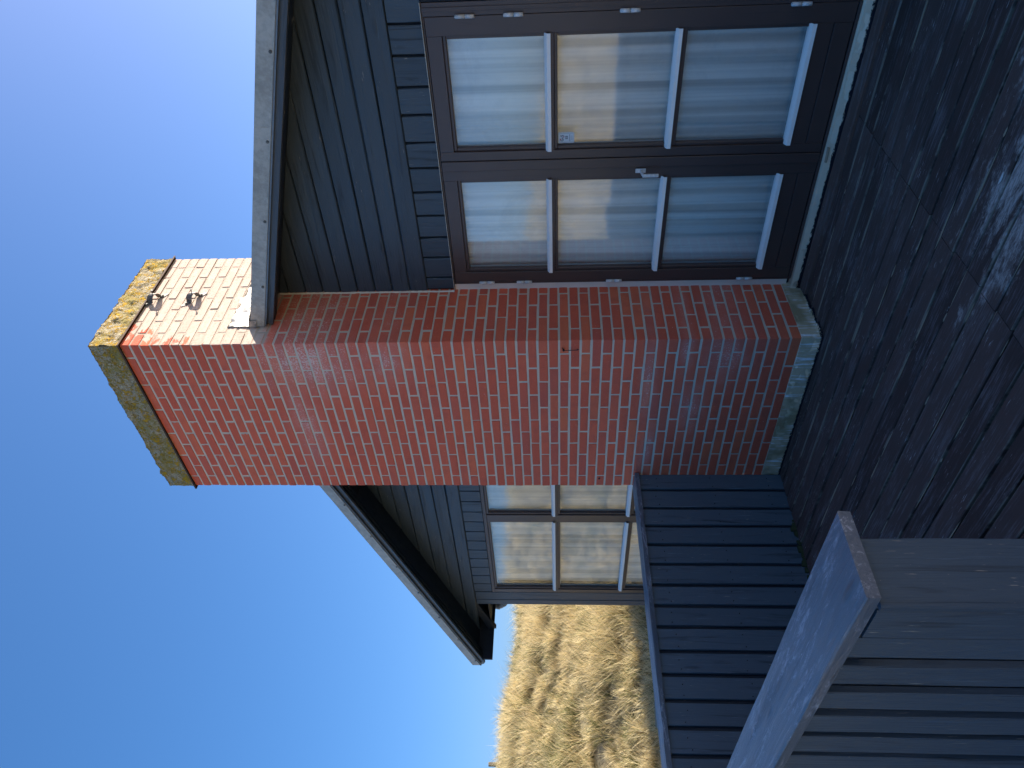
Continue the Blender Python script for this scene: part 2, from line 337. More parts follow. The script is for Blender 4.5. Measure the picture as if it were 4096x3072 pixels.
def ground_mat():
    m, t = new_mat('dune_ground'); pos = world_pos(t)
    n = noise(t, pos, .9, 5, .65); n2 = noise(t, mapped(t, pos, (6, 6, 14)), 1.0, 6, .75, .6)
    c = mixc(t, ramp(t, n2, .30, .60), (.30, .25, .15), (.62, .53, .33))
    c = mixc(t, val(t, 'MULTIPLY', ramp(t, n, .5, .65), .5), c, (.085, .085, .035))
    finish(t, c, .95, bump(t, n2, 1.0, .12), spec=.1); return m
M['ground'] = ground_mat()
def grass_mat():
    m, t = new_mat('marram_grass'); a = N(t, 'ShaderNodeAttribute'); a.attribute_name = 'tint'
    d = N(t, 'ShaderNodeBsdfDiffuse'); L(t, a.outputs['Color'], d.inputs[0]); tl = N(t, 'ShaderNodeBsdfTranslucent'); L(t, a.outputs['Color'], tl.inputs[0])
    mx = N(t, 'ShaderNodeMixShader'); mx.inputs[0].default_value = .3; L(t, d.outputs[0], mx.inputs[1]); L(t, tl.outputs[0], mx.inputs[2])
    o = N(t, 'ShaderNodeOutputMaterial'); L(t, mx.outputs[0], o.inputs[0]); return m
M['grass'] = grass_mat()

# ------------------------------------------------------------------ object helpers
WM = {}                                             # world matrices of everything built
def place(o, parent=None, mat=None):
    mat = mat or Matrix.Identity(4)
    C.objects.link(o)
    if parent is not None:
        o.parent = parent; o.matrix_basis = WM[parent.name].inverted() @ mat
    else: o.matrix_basis = mat
    WM[o.name] = mat.copy(); return o
def tag(o, label=None, cat=None, group=None, kind=None):
    for k, x in (('label', label), ('category', cat), ('group', group), ('kind', kind)):
        if x: o[k] = x
    return o
def thing(name, label, cat, loc=(0, 0, 0), group=None, kind=None):
    o = bpy.data.objects.new(name, None); o.empty_display_size = .2
    place(o, None, Matrix.Translation(loc)); return tag(o, label, cat, group, kind)
def mesh_from(name, verts, faces, mat, smooth=False):
    me = bpy.data.meshes.new(name); me.from_pydata([tuple(v) for v in verts], [], faces); me.materials.append(mat)
    if smooth: me.polygons.foreach_set('use_smooth', [True] * len(me.polygons))
    me.update(); return me
def part(name, me, parent=None, mat=None):
    return place(bpy.data.objects.new(name, me), parent, mat)
class MB:
    """collects shapes in world coordinates; build() links them as ONE mesh object"""
    def __init__(s): s.v = []; s.f = []; s.mi = []
    def add(s, v, f, mi=0):
        b = len(s.v); s.v += [Vector(x) for x in v]; s.f += [tuple(i + b for i in q) for q in f]; s.mi += [mi] * len(f); return s
    def box(s, x0, x1, y0, y1, z0, z1, mi=0, c=0.0):
        if c > 0:
            bm = bmesh.new(); bmesh.ops.create_cube(bm, size=1)
            for q in bm.verts: q.co = Vector(((x0 + x1) / 2 + q.co.x * (x1 - x0), (y0 + y1) / 2 + q.co.y * (y1 - y0), (z0 + z1) / 2 + q.co.z * (z1 - z0)))
            bmesh.ops.bevel(bm, geom=list(bm.edges), offset=c, segments=1, affect='EDGES')
            bm.verts.index_update(); s.add([q.co.copy() for q in bm.verts], [tuple(q.index for q in f.verts) for f in bm.faces], mi); bm.free(); return s
        v = [(x, y, z) for x in (x0, x1) for y in (y0, y1) for z in (z0, z1)]
        return s.add(v, [(0, 1, 3, 2), (4, 6, 7, 5), (0, 4, 5, 1), (2, 3, 7, 6), (0, 2, 6, 4), (1, 5, 7, 3)], mi)
    def tube(s, pts, r, n=10, mi=0, cap=True):
        pts = [Vector(p) for p in pts]; rings = []
        for i, p in enumerate(pts):
            d = (pts[min(i + 1, len(pts) - 1)] - pts[max(i - 1, 0)]).normalized()
            a = d.orthogonal().normalized() if i == 0 else (pa - d * pa.dot(d)).normalized(); pa = a; b = d.cross(a)
            rr = r[i] if isinstance(r, (list, tuple)) else r
            rings.append([p + (a * math.cos(2 * math.pi * k / n) + b * math.sin(2 * math.pi * k / n)) * rr for k in range(n)])
        v = [q for g in rings for q in g]; f = [(i * n + k, i * n + (k + 1) % n, (i + 1) * n + (k + 1) % n, (i + 1) * n + k) for i in range(len(pts) - 1) for k in range(n)]
        if cap: f += [tuple(range(n - 1, -1, -1)), tuple((len(pts) - 1) * n + k for k in range(n))]
        return s.add(v, f, mi)
    def build(s, name, mats, parent=None, smooth=False, origin=None):
        mats = mats if isinstance(mats, list) else [mats]
        o = Vector(origin) if origin is not None else sum(s.v, Vector()) / max(1, len(s.v))
        me = bpy.data.meshes.new(name); me.from_pydata([tuple(v - o) for v in s.v], [], s.f)
        for q in mats: me.materials.append(q)
        me.polygons.foreach_set('material_index', s.mi)
        if smooth: me.polygons.foreach_set('use_smooth', [True] * len(s.f))
        me.update(); return part(name, me, parent, Matrix.Translation(o))

board_cache = {}
def board_mesh(Ln, W, T, mat, variant=0, chamfer=.003, wob=.0012, n=3):
    """board: length on local X, front face at local z = 0, chamfered, edges a little uneven"""
    key = (round(Ln, 3), round(W, 3), round(T, 3), mat.name, variant)
    if key in board_cache: return board_cache[key]
    r = random.Random(hash((round(Ln, 3), round(W, 3), variant)) & 0xffff)
    c = chamfer; prof = [(-W / 2, -T), (-W / 2, -c), (-W / 2 + c, 0), (W / 2 - c, 0), (W / 2, -c), (W / 2, -T)]
    v = []; f = []
    for i in range(n + 1):
        x = -Ln / 2 + Ln * i / n
        for k, (y, z) in enumerate(prof): v.append((x, y + (r.uniform(-wob, wob) if k not in (0, 5) else 0), z + (r.uniform(-wob, wob) * .5 if k in (2, 3) else 0)))
    m6 = len(prof)
    for i in range(n):
        for k in range(m6): f.append((i * m6 + k, (i + 1) * m6 + k, (i + 1) * m6 + (k + 1) % m6, i * m6 + (k + 1) % m6))
    f += [tuple(range(m6)), tuple(n * m6 + k for k in range(m6 - 1, -1, -1))]
    me = mesh_from('board', v, f, mat)
    bm = bmesh.new(); bm.from_mesh(me); bmesh.ops.recalc_face_normals(bm, faces=bm.faces); bm.to_mesh(me); bm.free()
    board_cache[key] = me; return me
def frame(center, along, normal):
    x = Vector(along).normalized(); z = Vector(normal).normalized(); y = z.cross(x).normalized(); z = x.cross(y)
    return Matrix(((x.x, y.x, z.x, center[0]), (x.y, y.y, z.y, center[1]), (x.z, y.z, z.z, center[2]), (0, 0, 0, 1)))
def board(name, center, along, normal, Ln, W, T, mat, parent, variant=0, chamfer=.003, wob=.0012, n=3, tilt=0.0):
    m = frame(center, along, normal)
    if tilt: m = m @ Matrix.Rotation(tilt, 4, 'X')
    return part(name, board_mesh(Ln, W, T, mat, variant, chamfer, wob, n), parent, m)

# ------------------------------------------------------------------ terrain: dunes all round the plot
CX, CY = CAM.x, CAM.y
az_k = [-180, -150, -120, -60, 0, 40, 55, 60.7, 62, 63.7, 65.5, 68, 70.3, 71.5, 80, 100, 123, 140, 158, 180]
el_h = [1.7, 1.7, 1.6, 1.2, 1.2, 2.0, 2.45, 2.55, 2.62, 2.76, 2.82, 2.93, 2.98, 3.02, 3.1, 3.3, 3.3, 2.6, 1.75, 1.7]
def terr(X, Y):
    X = np.asarray(X, float); Y = np.asarray(Y, float)
    dx = X - CX; dy = Y - CY; Rr = np.hypot(dx, dy); a = np.degrees(np.arctan2(-dx, dy))
    H = np.interp(a, az_k, el_h) - .42
    back = np.clip((np.abs(((a + 180 + 180) % 360) - 180) - 0) / 1, 0, 1)
    r0 = np.interp(a, [-180, 60, 80, 110, 180], [15, 9.5, 9.2, 11, 15]); rc = np.interp(a, [-180, 60, 80, 110, 180], [24, 16.8, 16.8, 19, 24])
    s = np.clip((Rr - r0) / (rc - r0), 0, 1); s = s * s * (3 - 2 * s) * .55 + s * .45
    z = -.30 + (H + .30) * s
    far = np.clip((Rr - rc) / 60, 0, 1); z = z - far * (H + 1.0)
    bumps = .03 * np.sin(X * 1.9 + 1.3 * np.sin(Y * .9)) * np.sin(Y * 1.7 + .8) + .03 * np.sin(X * 4.3 + Y * 3.1) + .04 * np.sin(X * 7.1 - Y * 5.3)
    return z + bumps * np.clip((Rr - 9.0) / 3, 0, 1)
def build_terrain():
    rad = np.concatenate([np.linspace(0.01, 9, 7), np.linspace(9.4, 26, 70), np.array([28, 31, 36, 44, 60, 90, 150, 300, 700, 1500.])])
    ang = np.linspace(-math.pi, math.pi, 361)[:-1]
    A, Rr = np.meshgrid(ang, rad); X = CX - Rr * np.sin(A); Y = CY + Rr * np.cos(A); Z = terr(X, Y)
    v = np.stack([X.ravel(), Y.ravel(), Z.ravel()], 1); na = len(ang); f = []
    for i in range(len(rad) - 1):
        for k in range(na): f.append((i * na + k, i * na + (k + 1) % na, (i + 1) * na + (k + 1) % na, (i + 1) * na + k))
    f.append(tuple(range(na - 1, -1, -1)))
    o = part('dunes', mesh_from('dunes', v.tolist(), f, M['ground'], True)); tag(o, 'sandy grass covered dune ground rising around the plot', None, kind='structure')
build_terrain()

def build_grass(name, a0, a1, r0, r1, dens, blades, seed, wid=1.0, label=None):
    g = np.random.default_rng(seed)
    area = math.radians(a1 - a0) * (r1 * r1 - r0 * r0) / 2; nc = int(area * dens)
    a = np.radians(g.uniform(a0, a1, nc)); rr = np.sqrt(g.uniform(r0 * r0, r1 * r1, nc))
    cx = CX - rr * np.sin(a); cy = CY + rr * np.cos(a)
    size = g.uniform(.62, 1.05, nc) * (0.8 + .3 * np.sin(cx * 1.7) * np.sin(cy * 2.1))
    greenish = np.clip(g.normal(.12, .22, nc) + .25 * (np.sin(cx * 1.3 + 2) * np.sin(cy * 1.1) > .45), 0, .8)
    n = nc * blades; ci = np.repeat(np.arange(nc), blades)
    rad = np.abs(g.normal(0, .10, n)) * size[ci]; th = g.uniform(0, 2 * np.pi, n)
    bx = cx[ci] + rad * np.cos(th); by = cy[ci] + rad * np.sin(th); bz = terr(bx, by) - .03
    ln = g.uniform(.35, .72, n) * size[ci]
    lean = .16 + rad * 2.2 + g.uniform(0, .42, n); ld = th + g.normal(0, .5, n)
    wx = .28; wy = -.10                                    # wind combs the blades to one side
    dx = np.cos(ld) * lean + wx * g.uniform(.5, 1.5, n); dy = np.sin(ld) * lean + wy * g.uniform(.5, 1.5, n)
    K = 4; ts = np.array([0, .38, .72, 1.0]); P = np.zeros((n, K, 3))
    droop = g.uniform(.25, .95, n)
    for k, t_ in enumerate(ts):
        P[:, k, 0] = bx + dx * ln * t_ ** 1.7; P[:, k, 1] = by + dy * ln * t_ ** 1.7
        P[:, k, 2] = bz + ln * (t_ - .38 * droop * t_ ** 2.4)
    wa = g.uniform(0, np.pi, n); side = np.stack([np.cos(wa), np.sin(wa), np.zeros(n)], 1)
    hw = g.uniform(.0022, .0046, n) * wid
    V = np.zeros((n, 7, 3))
    for k, tw in enumerate((1.0, .85, .55)):
        V[:, 2 * k] = P[:, k] - side * (hw * tw)[:, None]; V[:, 2 * k + 1] = P[:, k] + side * (hw * tw)[:, None]
    V[:, 6] = P[:, 3]
    base = (np.arange(n) * 7)[:, None]
    quads = np.concatenate([base + np.array([[0, 1, 3, 2]]), base + np.array([[2, 3, 5, 4]])], 0); tris = base + np.array([[4, 5, 6]])
    me = bpy.data.meshes.new(name); me.vertices.add(n * 7); me.vertices.foreach_set('co', V.reshape(-1).astype(np.float32))
    loops = np.concatenate([quads.ravel(), tris.ravel()]); me.loops.add(len(loops)); me.loops.foreach_set('vertex_index', loops.astype(np.int32))
    starts = np.concatenate([np.arange(len(quads)) * 4, len(quads) * 4 + np.arange(len(tris)) * 3]); me.polygons.add(len(starts))
    me.polygons.foreach_set('loop_start', starts.astype(np.int32)); me.update(calc_edges=True)
    straw = np.array([.80, .66, .35]); pale = np.array([.93, .81, .53]); green = np.array([.17, .19, .075]); brown = np.array([.20, .15, .09])
    m1 = g.uniform(0, 1, n)[:, None]; col = straw * (1 - m1) + pale * m1
    gg = (g.uniform(0, 1, n) < greenish[ci])[:, None]; col = np.where(gg, green * g.uniform(.7, 1.4, (n, 1)), col)
    bb = (g.uniform(0, 1, n) < .10)[:, None]; col = np.where(bb, brown, col)
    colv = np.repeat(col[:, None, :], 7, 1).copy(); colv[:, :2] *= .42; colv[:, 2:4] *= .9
    rgba = np.concatenate([colv, np.ones((n, 7, 1))], 2)
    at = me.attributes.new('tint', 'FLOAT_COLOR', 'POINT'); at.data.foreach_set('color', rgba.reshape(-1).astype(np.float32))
    me.materials.append(M['grass']); o = part(name, me); tag(o, label, None, kind='stuff'); return o
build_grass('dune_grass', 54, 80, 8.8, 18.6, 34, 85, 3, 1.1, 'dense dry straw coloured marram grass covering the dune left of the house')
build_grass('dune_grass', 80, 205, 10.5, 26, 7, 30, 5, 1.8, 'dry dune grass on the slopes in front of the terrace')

# small things out on the dune
def polar(a, r): return CX - r * math.sin(math.radians(a)), CY + r * math.cos(math.radians(a))
px, py = polar(71.25, 17.0); pz = float(terr(px, py))
mb = MB(); mb.box(px - .035, px + .035, py - .035, py + .035, pz - .3, CAM.z + 17 * math.tan(R(4.80)), 0, .006)
o = mb.build('wooden_post', M['post']); tag(o, 'small grey wooden post standing on top of the grassy dune', 'post')
px, py = polar(67.9, 7.2); zt = CAM.z - 7.2 * math.tan(R(6.66))
d_ = Vector((-math.cos(R(67.9)), -math.sin(R(67.9)), 0))
zc_ = zt - .06
oo = board('wooden_plank', (px, py, zc_), d_, (.35, -.15, .93) , .21, .17, .028, M['pine'], None, n=2)
tag(oo, 'short pale brown wooden plank lying in the grass behind the fence', 'plank')

# ------------------------------------------------------------------ deck
deck = thing('deck', 'dark navy painted wooden terrace deck, worn pale at one end', None, (1, -1.5, 0), kind='structure')
gaps = []; k = 0; y = .366; r_ = random.Random(21)
while y > -4.6:
    wv = .0955
    zt = r_.uniform(-.0022, .0015)
    x0, x1, xj = -1.285, 4.3, 1.2 + (.0 if r_.random() < .8 else r_.uniform(-.02, .02))
    gap = r_.choice((.011, .013, .015, .019)); gaps.append((y - .065, gap)); tl = r_.uniform(-.012, .012)
    if y < -2.4: x0 = -1.6
    for (a, b) in ((x0, xj - .002), (xj + .002, x1)):
        board('deck_board', ((a + b) / 2, y, zt + r_.uniform(-.0008, .0008)), (1, r_.uniform(-.0006, .0006), 0), (0, 0, 1), b - a, .130 - gap, .028, M['deck'], deck, variant=k % 4 + (10 if a == x0 else 0), chamfer=.004, wob=.0018, n=8, tilt=tl)
    y -= .130; k += 1
# pale grit, sand and flaked paint caught in the gaps between the boards
mb = MB()
for gy, gw in gaps:
    x = -1.2
    while x < 4.0:
        x += r_.uniform(.02, .9) if r_.random() < .6 else r_.uniform(.0, .03); ln = r_.uniform(.03, .32)
        if r_.random() < .8:
            w0 = gw * r_.uniform(.25, .48); zt = r_.uniform(-.006, -.0008); yo = gy + gw * r_.uniform(-.15, .25)
            mb.add([(x, yo, zt), (x + ln * .3, yo - w0, zt), (x + ln * .8, yo - w0 * .7, zt), (x + ln, yo, zt), (x + ln * .7, yo + w0 * .7, zt), (x + ln * .2, yo + w0, zt)], [(0, 1, 2, 3, 4, 5)])
        x += ln
o = mb.build('gap_grit', M['grit'], deck); o['kind'] = 'stuff'
mb = MB(); mb.box(-1.28, 4.3, -4.7, .47, -.16, -.06); mb.build('gap_shade_bed', M['dark'], deck)  # black box below the boards, its colour stands in for shade in the gaps
board('edge_board', (1.65, .447, .026), (1, 0, 0), (0, -.12, 1), 3.26, .086, .05, M['deck'], deck, n=6, chamfer=.006, wob=.003)
# bird dropping and splashes on the deck
mb = MB()
cx_, cy_ = 1.57, -.966
ring = [(cx_ + .022 * math.cos(a) * (1 + .3 * math.sin(3 * a)), cy_ + .008 * math.sin(a) * (1 + .2 * math.cos(2 * a)), .004) for a in [i * math.pi / 8 for i in range(16)]]
mb.add(ring + [(cx_, cy_, .007)], [(i, (i + 1) % 16, 16) for i in range(16)])
o = mb.build('bird_dropping', M['chip'], None, True); tag(o, 'small white bird dropping splashed on the dark deck boards', 'bird dropping')

# ------------------------------------------------------------------ chimney
W_, ZB, CH = 1.428, .1275, .0669
chim = thing('brick_chimney', 'tall red brick chimney stack with a lichen covered concrete cap rising beside the doors', 'chimney', (-.714, .3, 0))
def brick_mesh(Ln, Dp, Hh, variant):
    r = random.Random(1000 + variant + int(Ln * 1000) * 7)
    bm = bmesh.new(); bmesh.ops.create_cube(bm, size=1)
    for q in bm.verts: q.co = Vector((q.co.x * Ln, q.co.y * Dp, q.co.z * Hh))
    bmesh.ops.bevel(bm, geom=list(bm.edges), offset=r.uniform(.0022, .0042), segments=1, affect='EDGES')
    for q in bm.verts: q.co += Vector((r.uniform(-1, 1), r.uniform(-.5, .5), r.uniform(-1, 1))) * .0013
    bm.verts.index_update(); v = [q.co.copy() for q in bm.verts]; f = [tuple(q.index for q in p.verts) for p in bm.faces]; bm.free(); return v, f
bricks = []           # (cx, cy, cz, length, axis 'x'/'y', visible face list)
DEP = .968; PY = .245
for k in range(64):
    zc = ZB + CH * k + .0275; hi = zc > 3.46
    even = (k % 2 == 0); jx = lambda: rng.uniform(-.0018, .0018)
    if even:
        for i in range(6): bricks.append([-(.114 + .24 * i) + jx(), .054, zc, .228, 'x', ('F', 'R') if i == 0 else ('F',)])
        s0 = [(.1225 + PY * i, .1225 + PY * i + .231) for i in range(4)]
    else:
        for i in range(5): bricks.append([-(.12 + .114 + .24 * i) + jx(), .054, zc, .228, 'x', ('F',)])
        for sx in (-.054, -W_ + .054): bricks.append([sx, .116, zc, .232, 'y', ('F', 'R') if sx > -.5 else ('F', 'L')])
        s0 = [(PY * i, PY * i + .232) for i in range(1, 4)]
    lim = DEP if hi else .556
    for (a, b) in s0:
        b2 = min(b, lim)
        if b2 - a > .03: bricks.append([-.054, (a + b2) / 2 + jx(), zc, b2 - a, 'y', ('R',)])
        if b2 - a > .03 : bricks.append([-W_ + .054, (a + b2) / 2, zc, b2 - a, 'y', ('L',)])
    if hi:
        for i in range(6 if not even else 5):
            bricks.append([-(.12 * (0 if not even else 1) + .114 + .24 * i), DEP - .054, zc, .228, 'x', ('B',)])
def proj(p):
    q = Vector(p) - CAM; z = q.dot(fw); return q.dot(rt) / z, q.dot(up) / z
def area(b):
    cx, cy, cz, ln, axs, fs = b; A = 0
    dims = (ln, .108) if axs == 'x' else (.108, ln)
    for f in fs:
        if f == 'F': q = [(cx - dims[0] / 2, cy - .054 if axs == 'x' else cy - ln / 2), (cx + dims[0] / 2, cy - .054 if axs == 'x' else cy - ln / 2)]
        elif f == 'R': q = [(cx + dims[0] / 2, cy - dims[1] / 2), (cx + dims[0] / 2, cy + dims[1] / 2)]
        else: continue
        P = [proj((q[0][0], q[0][1], cz - .027)), proj((q[1][0], q[1][1], cz - .027)), proj((q[1][0], q[1][1], cz + .027)), proj((q[0][0], q[0][1], cz + .027))]
        A += abs(sum(P[i][0] * P[(i + 1) % 4][1] - P[(i + 1) % 4][0] * P[i][1] for i in range(4))) / 2
    if fs == ('F',) and cz < 1.0 and cx < -1.33: A = 0
    return A
bricks.sort(key=area, reverse=True)
bcache = {}; jm = MB(); tones = []
for idx, (cx, cy, cz, ln, axs, fs) in enumerate(bricks):
    var = rng.randrange(6) if abs(ln - .228) < .005 else rng.randrange(2)
    key = (round(ln, 3), var)
    if key not in bcache:
        v, f = brick_mesh(ln, .108, .0545, var); bcache[key] = (mesh_from('brick', v, f, M['brick']), v, f)
    me, v, f = bcache[key]
    push = rng.uniform(-.0016, .0016)
    loc = Vector((cx + (push if 'R' in fs or 'L' in fs else 0), cy + (push if 'F' in fs else 0), cz + rng.uniform(-.001, .001)))
    mt = Matrix.Translation(loc) @ Matrix.Rotation((math.pi / 2 if axs == 'y' else 0) + rng.choice((0, math.pi)) + rng.uniform(-.003, .003), 4, 'Z') @ Matrix.Rotation(rng.uniform(-.004, .004), 4, 'Y')
    if idx < 299: part('brick', me, chim, mt)
    else:
        jm.add([mt @ q for q in v], f); tones.append((rng.random(), len(f)))
jb = jm.build('brickwork', M['brick_j'], chim); jb['kind'] = 'stuff'
ta = jb.data.attributes.new('tone', 'FLOAT', 'FACE'); ta.data.foreach_set('value', np.repeat([a for a, _ in tones], [n for _, n in tones]).astype(np.float32))
mb = MB(); rc = .0036
def grid_face(mb, o, u, v_, nu, nv, nrm, amp, mi=0, seed=0.0, edge=True, sc=9.0):
    o, u, v_, nrm = map(Vector, (o, u, v_, nrm)); vs_ = []
    for j in range(nv + 1):
        for i in range(nu + 1):
            p = o + u * (i / nu) + v_ * (j / nv)
            d = 0 if (edge and (i in (0, nu) or j in (0, nv))) else mnoise.noise(p * sc + Vector((seed, 0, 0))) * .6 + mnoise.noise(p * sc * 4) * .4
            vs_.append(p + nrm * d * amp)
    fs_ = [(j * (nu + 1) + i, j * (nu + 1) + i + 1, (j + 1) * (nu + 1) + i + 1, (j + 1) * (nu + 1) + i) for j in range(nv) for i in range(nu)]
    mb.add(vs_, fs_, mi)
mb.box(-W_ + rc, -rc, rc, .575, ZB - .004, 3.50); mb.box(-W_ + rc, -rc, rc, DEP - rc, 3.50, 4.398)
mb.build('mortar', M['mortar'], chim)
# concrete plinth
mb = MB()
grid_face(mb, (-W_ - .006, -.005, -.15), (W_ + .010, 0, 0), (0, 0, .15 + ZB - .003), 110, 20, (0, -1, 0), .005)
grid_face(mb, (.004, -.005, -.15), (0, .60, 0), (0, 0, .15 + ZB - .003), 46, 20, (1, 0, 0), .005)
mb.box(-W_ - .006, .0035, -.0045, .595, -.15, ZB - .0032)
mb.build('concrete_base', M['base'], chim, True)
# rough spill of concrete where the plinth meets the deck
mb = MB(); vs_ = []; r_ = random.Random(5); n_ = 46
for i in range(n_ + 1):
    yy = -.004 + .50 * i / n_; w0 = .006 + .022 * abs(mnoise.noise(Vector((yy * 14, 3, 0)))) + (.018 if .06 < yy < .12 or .2 < yy < .26 else 0)
    vs_ += [(.003, yy, .026), (.003 + w0, yy, .0035), (.003, yy, .0)]
mb.add(vs_, [(3 * i + k_, 3 * i + 3 + k_, 3 * i + 4 + k_, 3 * i + 1 + k_) for i in range(n_) for k_ in (0, 1)])
mb.build('mortar_spill', M['base'], chim)
# cap slab, lumpy with lichen
mb = MB(); z0, z1 = 4.405, 4.604; e_ = .006
def lump(p, nrm):
    q = p * 13
    a = max(0, mnoise.noise(q) + .12) * .020 + mnoise.noise(p * 55) * .006 + mnoise.noise(p * 110) * .004
    return p + nrm * a
def slab_face(o, u, v_, nu, nv, nrm):
    o, u, v_, nrm = map(Vector, (o, u, v_, nrm)); vs_ = []
    for j in range(nv + 1):
        for i in range(nu + 1):
            p = o + u * (i / nu) + v_ * (j / nv); n2 = Vector(nrm)
            if j == nv and nrm.z == 0: n2 = (nrm + Vector((0, 0, 1))).normalized()
            p = lump(p, n2) if j > 0 or nrm.z else p
            vs_.append(p)
    mb.add(vs_, [(j * (nu + 1) + i, j * (nu + 1) + i + 1, (j + 1) * (nu + 1) + i + 1, (j + 1) * (nu + 1) + i) for j in range(nv) for i in range(nu)])
slab_face((-W_, -e_ + .004, z0), (W_, 0, 0), (0, 0, z1 - z0), 160, 22, (0, -1, 0))
slab_face((0, -e_ + .004, z0), (0, DEP, 0), (0, 0, z1 - z0), 108, 22, (1, 0, 0))
slab_face((-W_, DEP, z0), (0, -DEP, 0), (0, 0, z1 - z0), 60, 10, (-1, 0, 0))
slab_face((0, DEP, z0), (-W_, 0, 0), (0, 0, z1 - z0), 60, 10, (0, 1, 0))
slab_face((-W_ - .004, -.006, z1 - .002), (W_ + .008, 0, 0), (0, DEP + .006, 0), 120, 80, (0, 0, 1))
mb.box(-W_ + .004, -.004, .004, DEP - .004, z0, z1 - .004)
mb.build('cap_slab', M['slab'], chim, True)
mb = MB(); mb.box(-W_ - .018, .018, -.018, DEP + .018, 4.3985, 4.4035)
mb.box(-W_ - .0185, -W_ - .016, -.018, DEP + .018, 4.392, 4.3985); mb.box(.016, .0185, -.018, DEP + .018, 4.392, 4.3985); mb.box(-W_ - .018, .018, -.0185, -.016, 4.392, 4.3984)
mb.build('drip_sheet', M['rust'], chim)
# two empty pipe clamps on the right-hand face
def clamp(cy, cz):
    t = Vector((0, .80, -.60)); a = Vector((0, .10, .995)); n = Vector((1, 0, 0)); o = Vector((0, cy, cz))
    prof = [(-.074, .004), (-.040, .005)]
    for i in range(9):
        th = math.pi * (1 - i / 8); prof.append((math.cos(th) * .036, .010 + math.sin(th) * .046))
    prof += [(.040, .005), (.074, .004)]
    hw, tk = .0195, .0034; vs_ = []; fs_ = []
    for (s, h) in prof: 
        for sa in (-1, 1): vs_.append(o + t * s + n * h + a * sa * hw)
    m_ = len(prof); cen = Vector((0, 0, 0))
    for (s, h) in prof:
        for sa in (-1, 1): vs_.append(o + t * s * (.94 if abs(s) < .036 else 1) + n * (h - tk) + a * sa * hw)
    for i in range(m_ - 1):
        for off in (0, 2 * m_): fs_.append((off + 2 * i, off + 2 * i + 1, off + 2 * i + 3, off + 2 * i + 2))
        fs_.append((2 * i, 2 * i + 2, 2 * m_ + 2 * i + 2, 2 * m_ + 2 * i)); fs_.append((2 * i + 1, 2 * m_ + 2 * i + 1, 2 * m_ + 2 * i + 3, 2 * i + 3))
    mb = MB(); mb.add(vs_, fs_)
    # rounded tab ends
    for s in (-.074, .074):
        disc = [o + t * (s + .0225 * math.cos(x)) + a * (.0195 * math.sin(x)) + n * hh for hh in (.0018, .004) for x in [i * math.pi / 6 for i in range(12)]]
        mb.add(disc, [tuple(range(12, 24)), tuple(range(11, -1, -1))] + [(i, (i + 1) % 12, 12 + (i + 1) % 12, 12 + i) for i in range(12)])
    cl = mb.build('pipe_clamp', M['galv'], chim)
    for s in (-.062, .060):
        b = o + t * s; m2 = MB(); m2.tube([b + n * .004, b + n * .0055], .0105, 14); m2.tube([b + n * .0055, b + n * .013], .0070, 6); m2.build('bolt', M['galv'], cl)
    b = o + n * .056; m2 = MB(); m2.tube([b, b + n * .022 + t * .006], .0030, 8); m2.tube([b + n * .022 + t * .006, b + n * .028 + t * .008], .0075, 10); m2.build('set_screw', M['galv'], cl)
clamp(.470, 4.347); clamp(.475, 4.075)
# lead flashing where the roof meets the chimney
def crumple(mb, o, u, v_, nu, nv, nrm, amp, sc=11):
    o, u, v_, nrm = map(Vector, (o, u, v_, nrm)); vs_ = []
    for j in range(nv + 1):
        for i in range(nu + 1):
            p = o + u * (i / nu) + v_ * (j / nv); q = Vector((p.x * sc, p.y * sc, p.z * sc * 1.6))
            vs_.append(p + nrm * (abs(mnoise.noise(q)) * amp + abs(mnoise.noise(q * 2.7)) * amp * .4) + v_.normalized() * mnoise.noise(q * .7) * .006 * (j == nv))
    mb.add(vs_, [(j * (nu + 1) + i, j * (nu + 1) + i + 1, (j + 1) * (nu + 1) + i + 1, (j + 1) * (nu + 1) + i) for j in range(nv) for i in range(nu)])
mb = MB(); crumple(mb, (.004, .168, 3.585), (0, .30, 0), (0, 0, .15), 26, 12, (1, 0, 0), .020)
crumple(mb, (.003, .44, 3.585), (0, .60, 0), (0, 0, .140), 30, 12, (1, 0, 0), .016)
mb.build('lead_flashing', M['lead'], chim, True)
mb = MB(); crumple(mb, (.001, .1625, 3.598), (.055, 0, -.017), (.006, -.002, -.050), 6, 5, (0, -1, 0), .006)
crumple(mb, (.001, .161, 3.596), (.10, 0, -.030), (0, .14, .012), 6, 6, (0, 0, 1), .012)
mb.build('lead_flashing', M['lead'], chim, True)
# old mortar fillet above the flashing
mb = MB(); vs_ = []
for i in range(61):
    yy = .176 + .78 * i / 60; zz = 3.735 - .02 * (i / 60) + mnoise.noise(Vector((yy * 20, 0, 0))) * .008
    vs_ += [(.0005, yy, zz + .012), (.012 + mnoise.noise(Vector((yy * 30, 5, 0))) * .006, yy, zz), (.004, yy, zz - .014)]
mb.add(vs_, [(3 * i + k_, 3 * i + 3 + k_, 3 * i + 4 + k_, 3 * i + 1 + k_) for i in range(60) for k_ in (0, 1)]); mb.build('mortar_fillet', M['mortar'], chim)
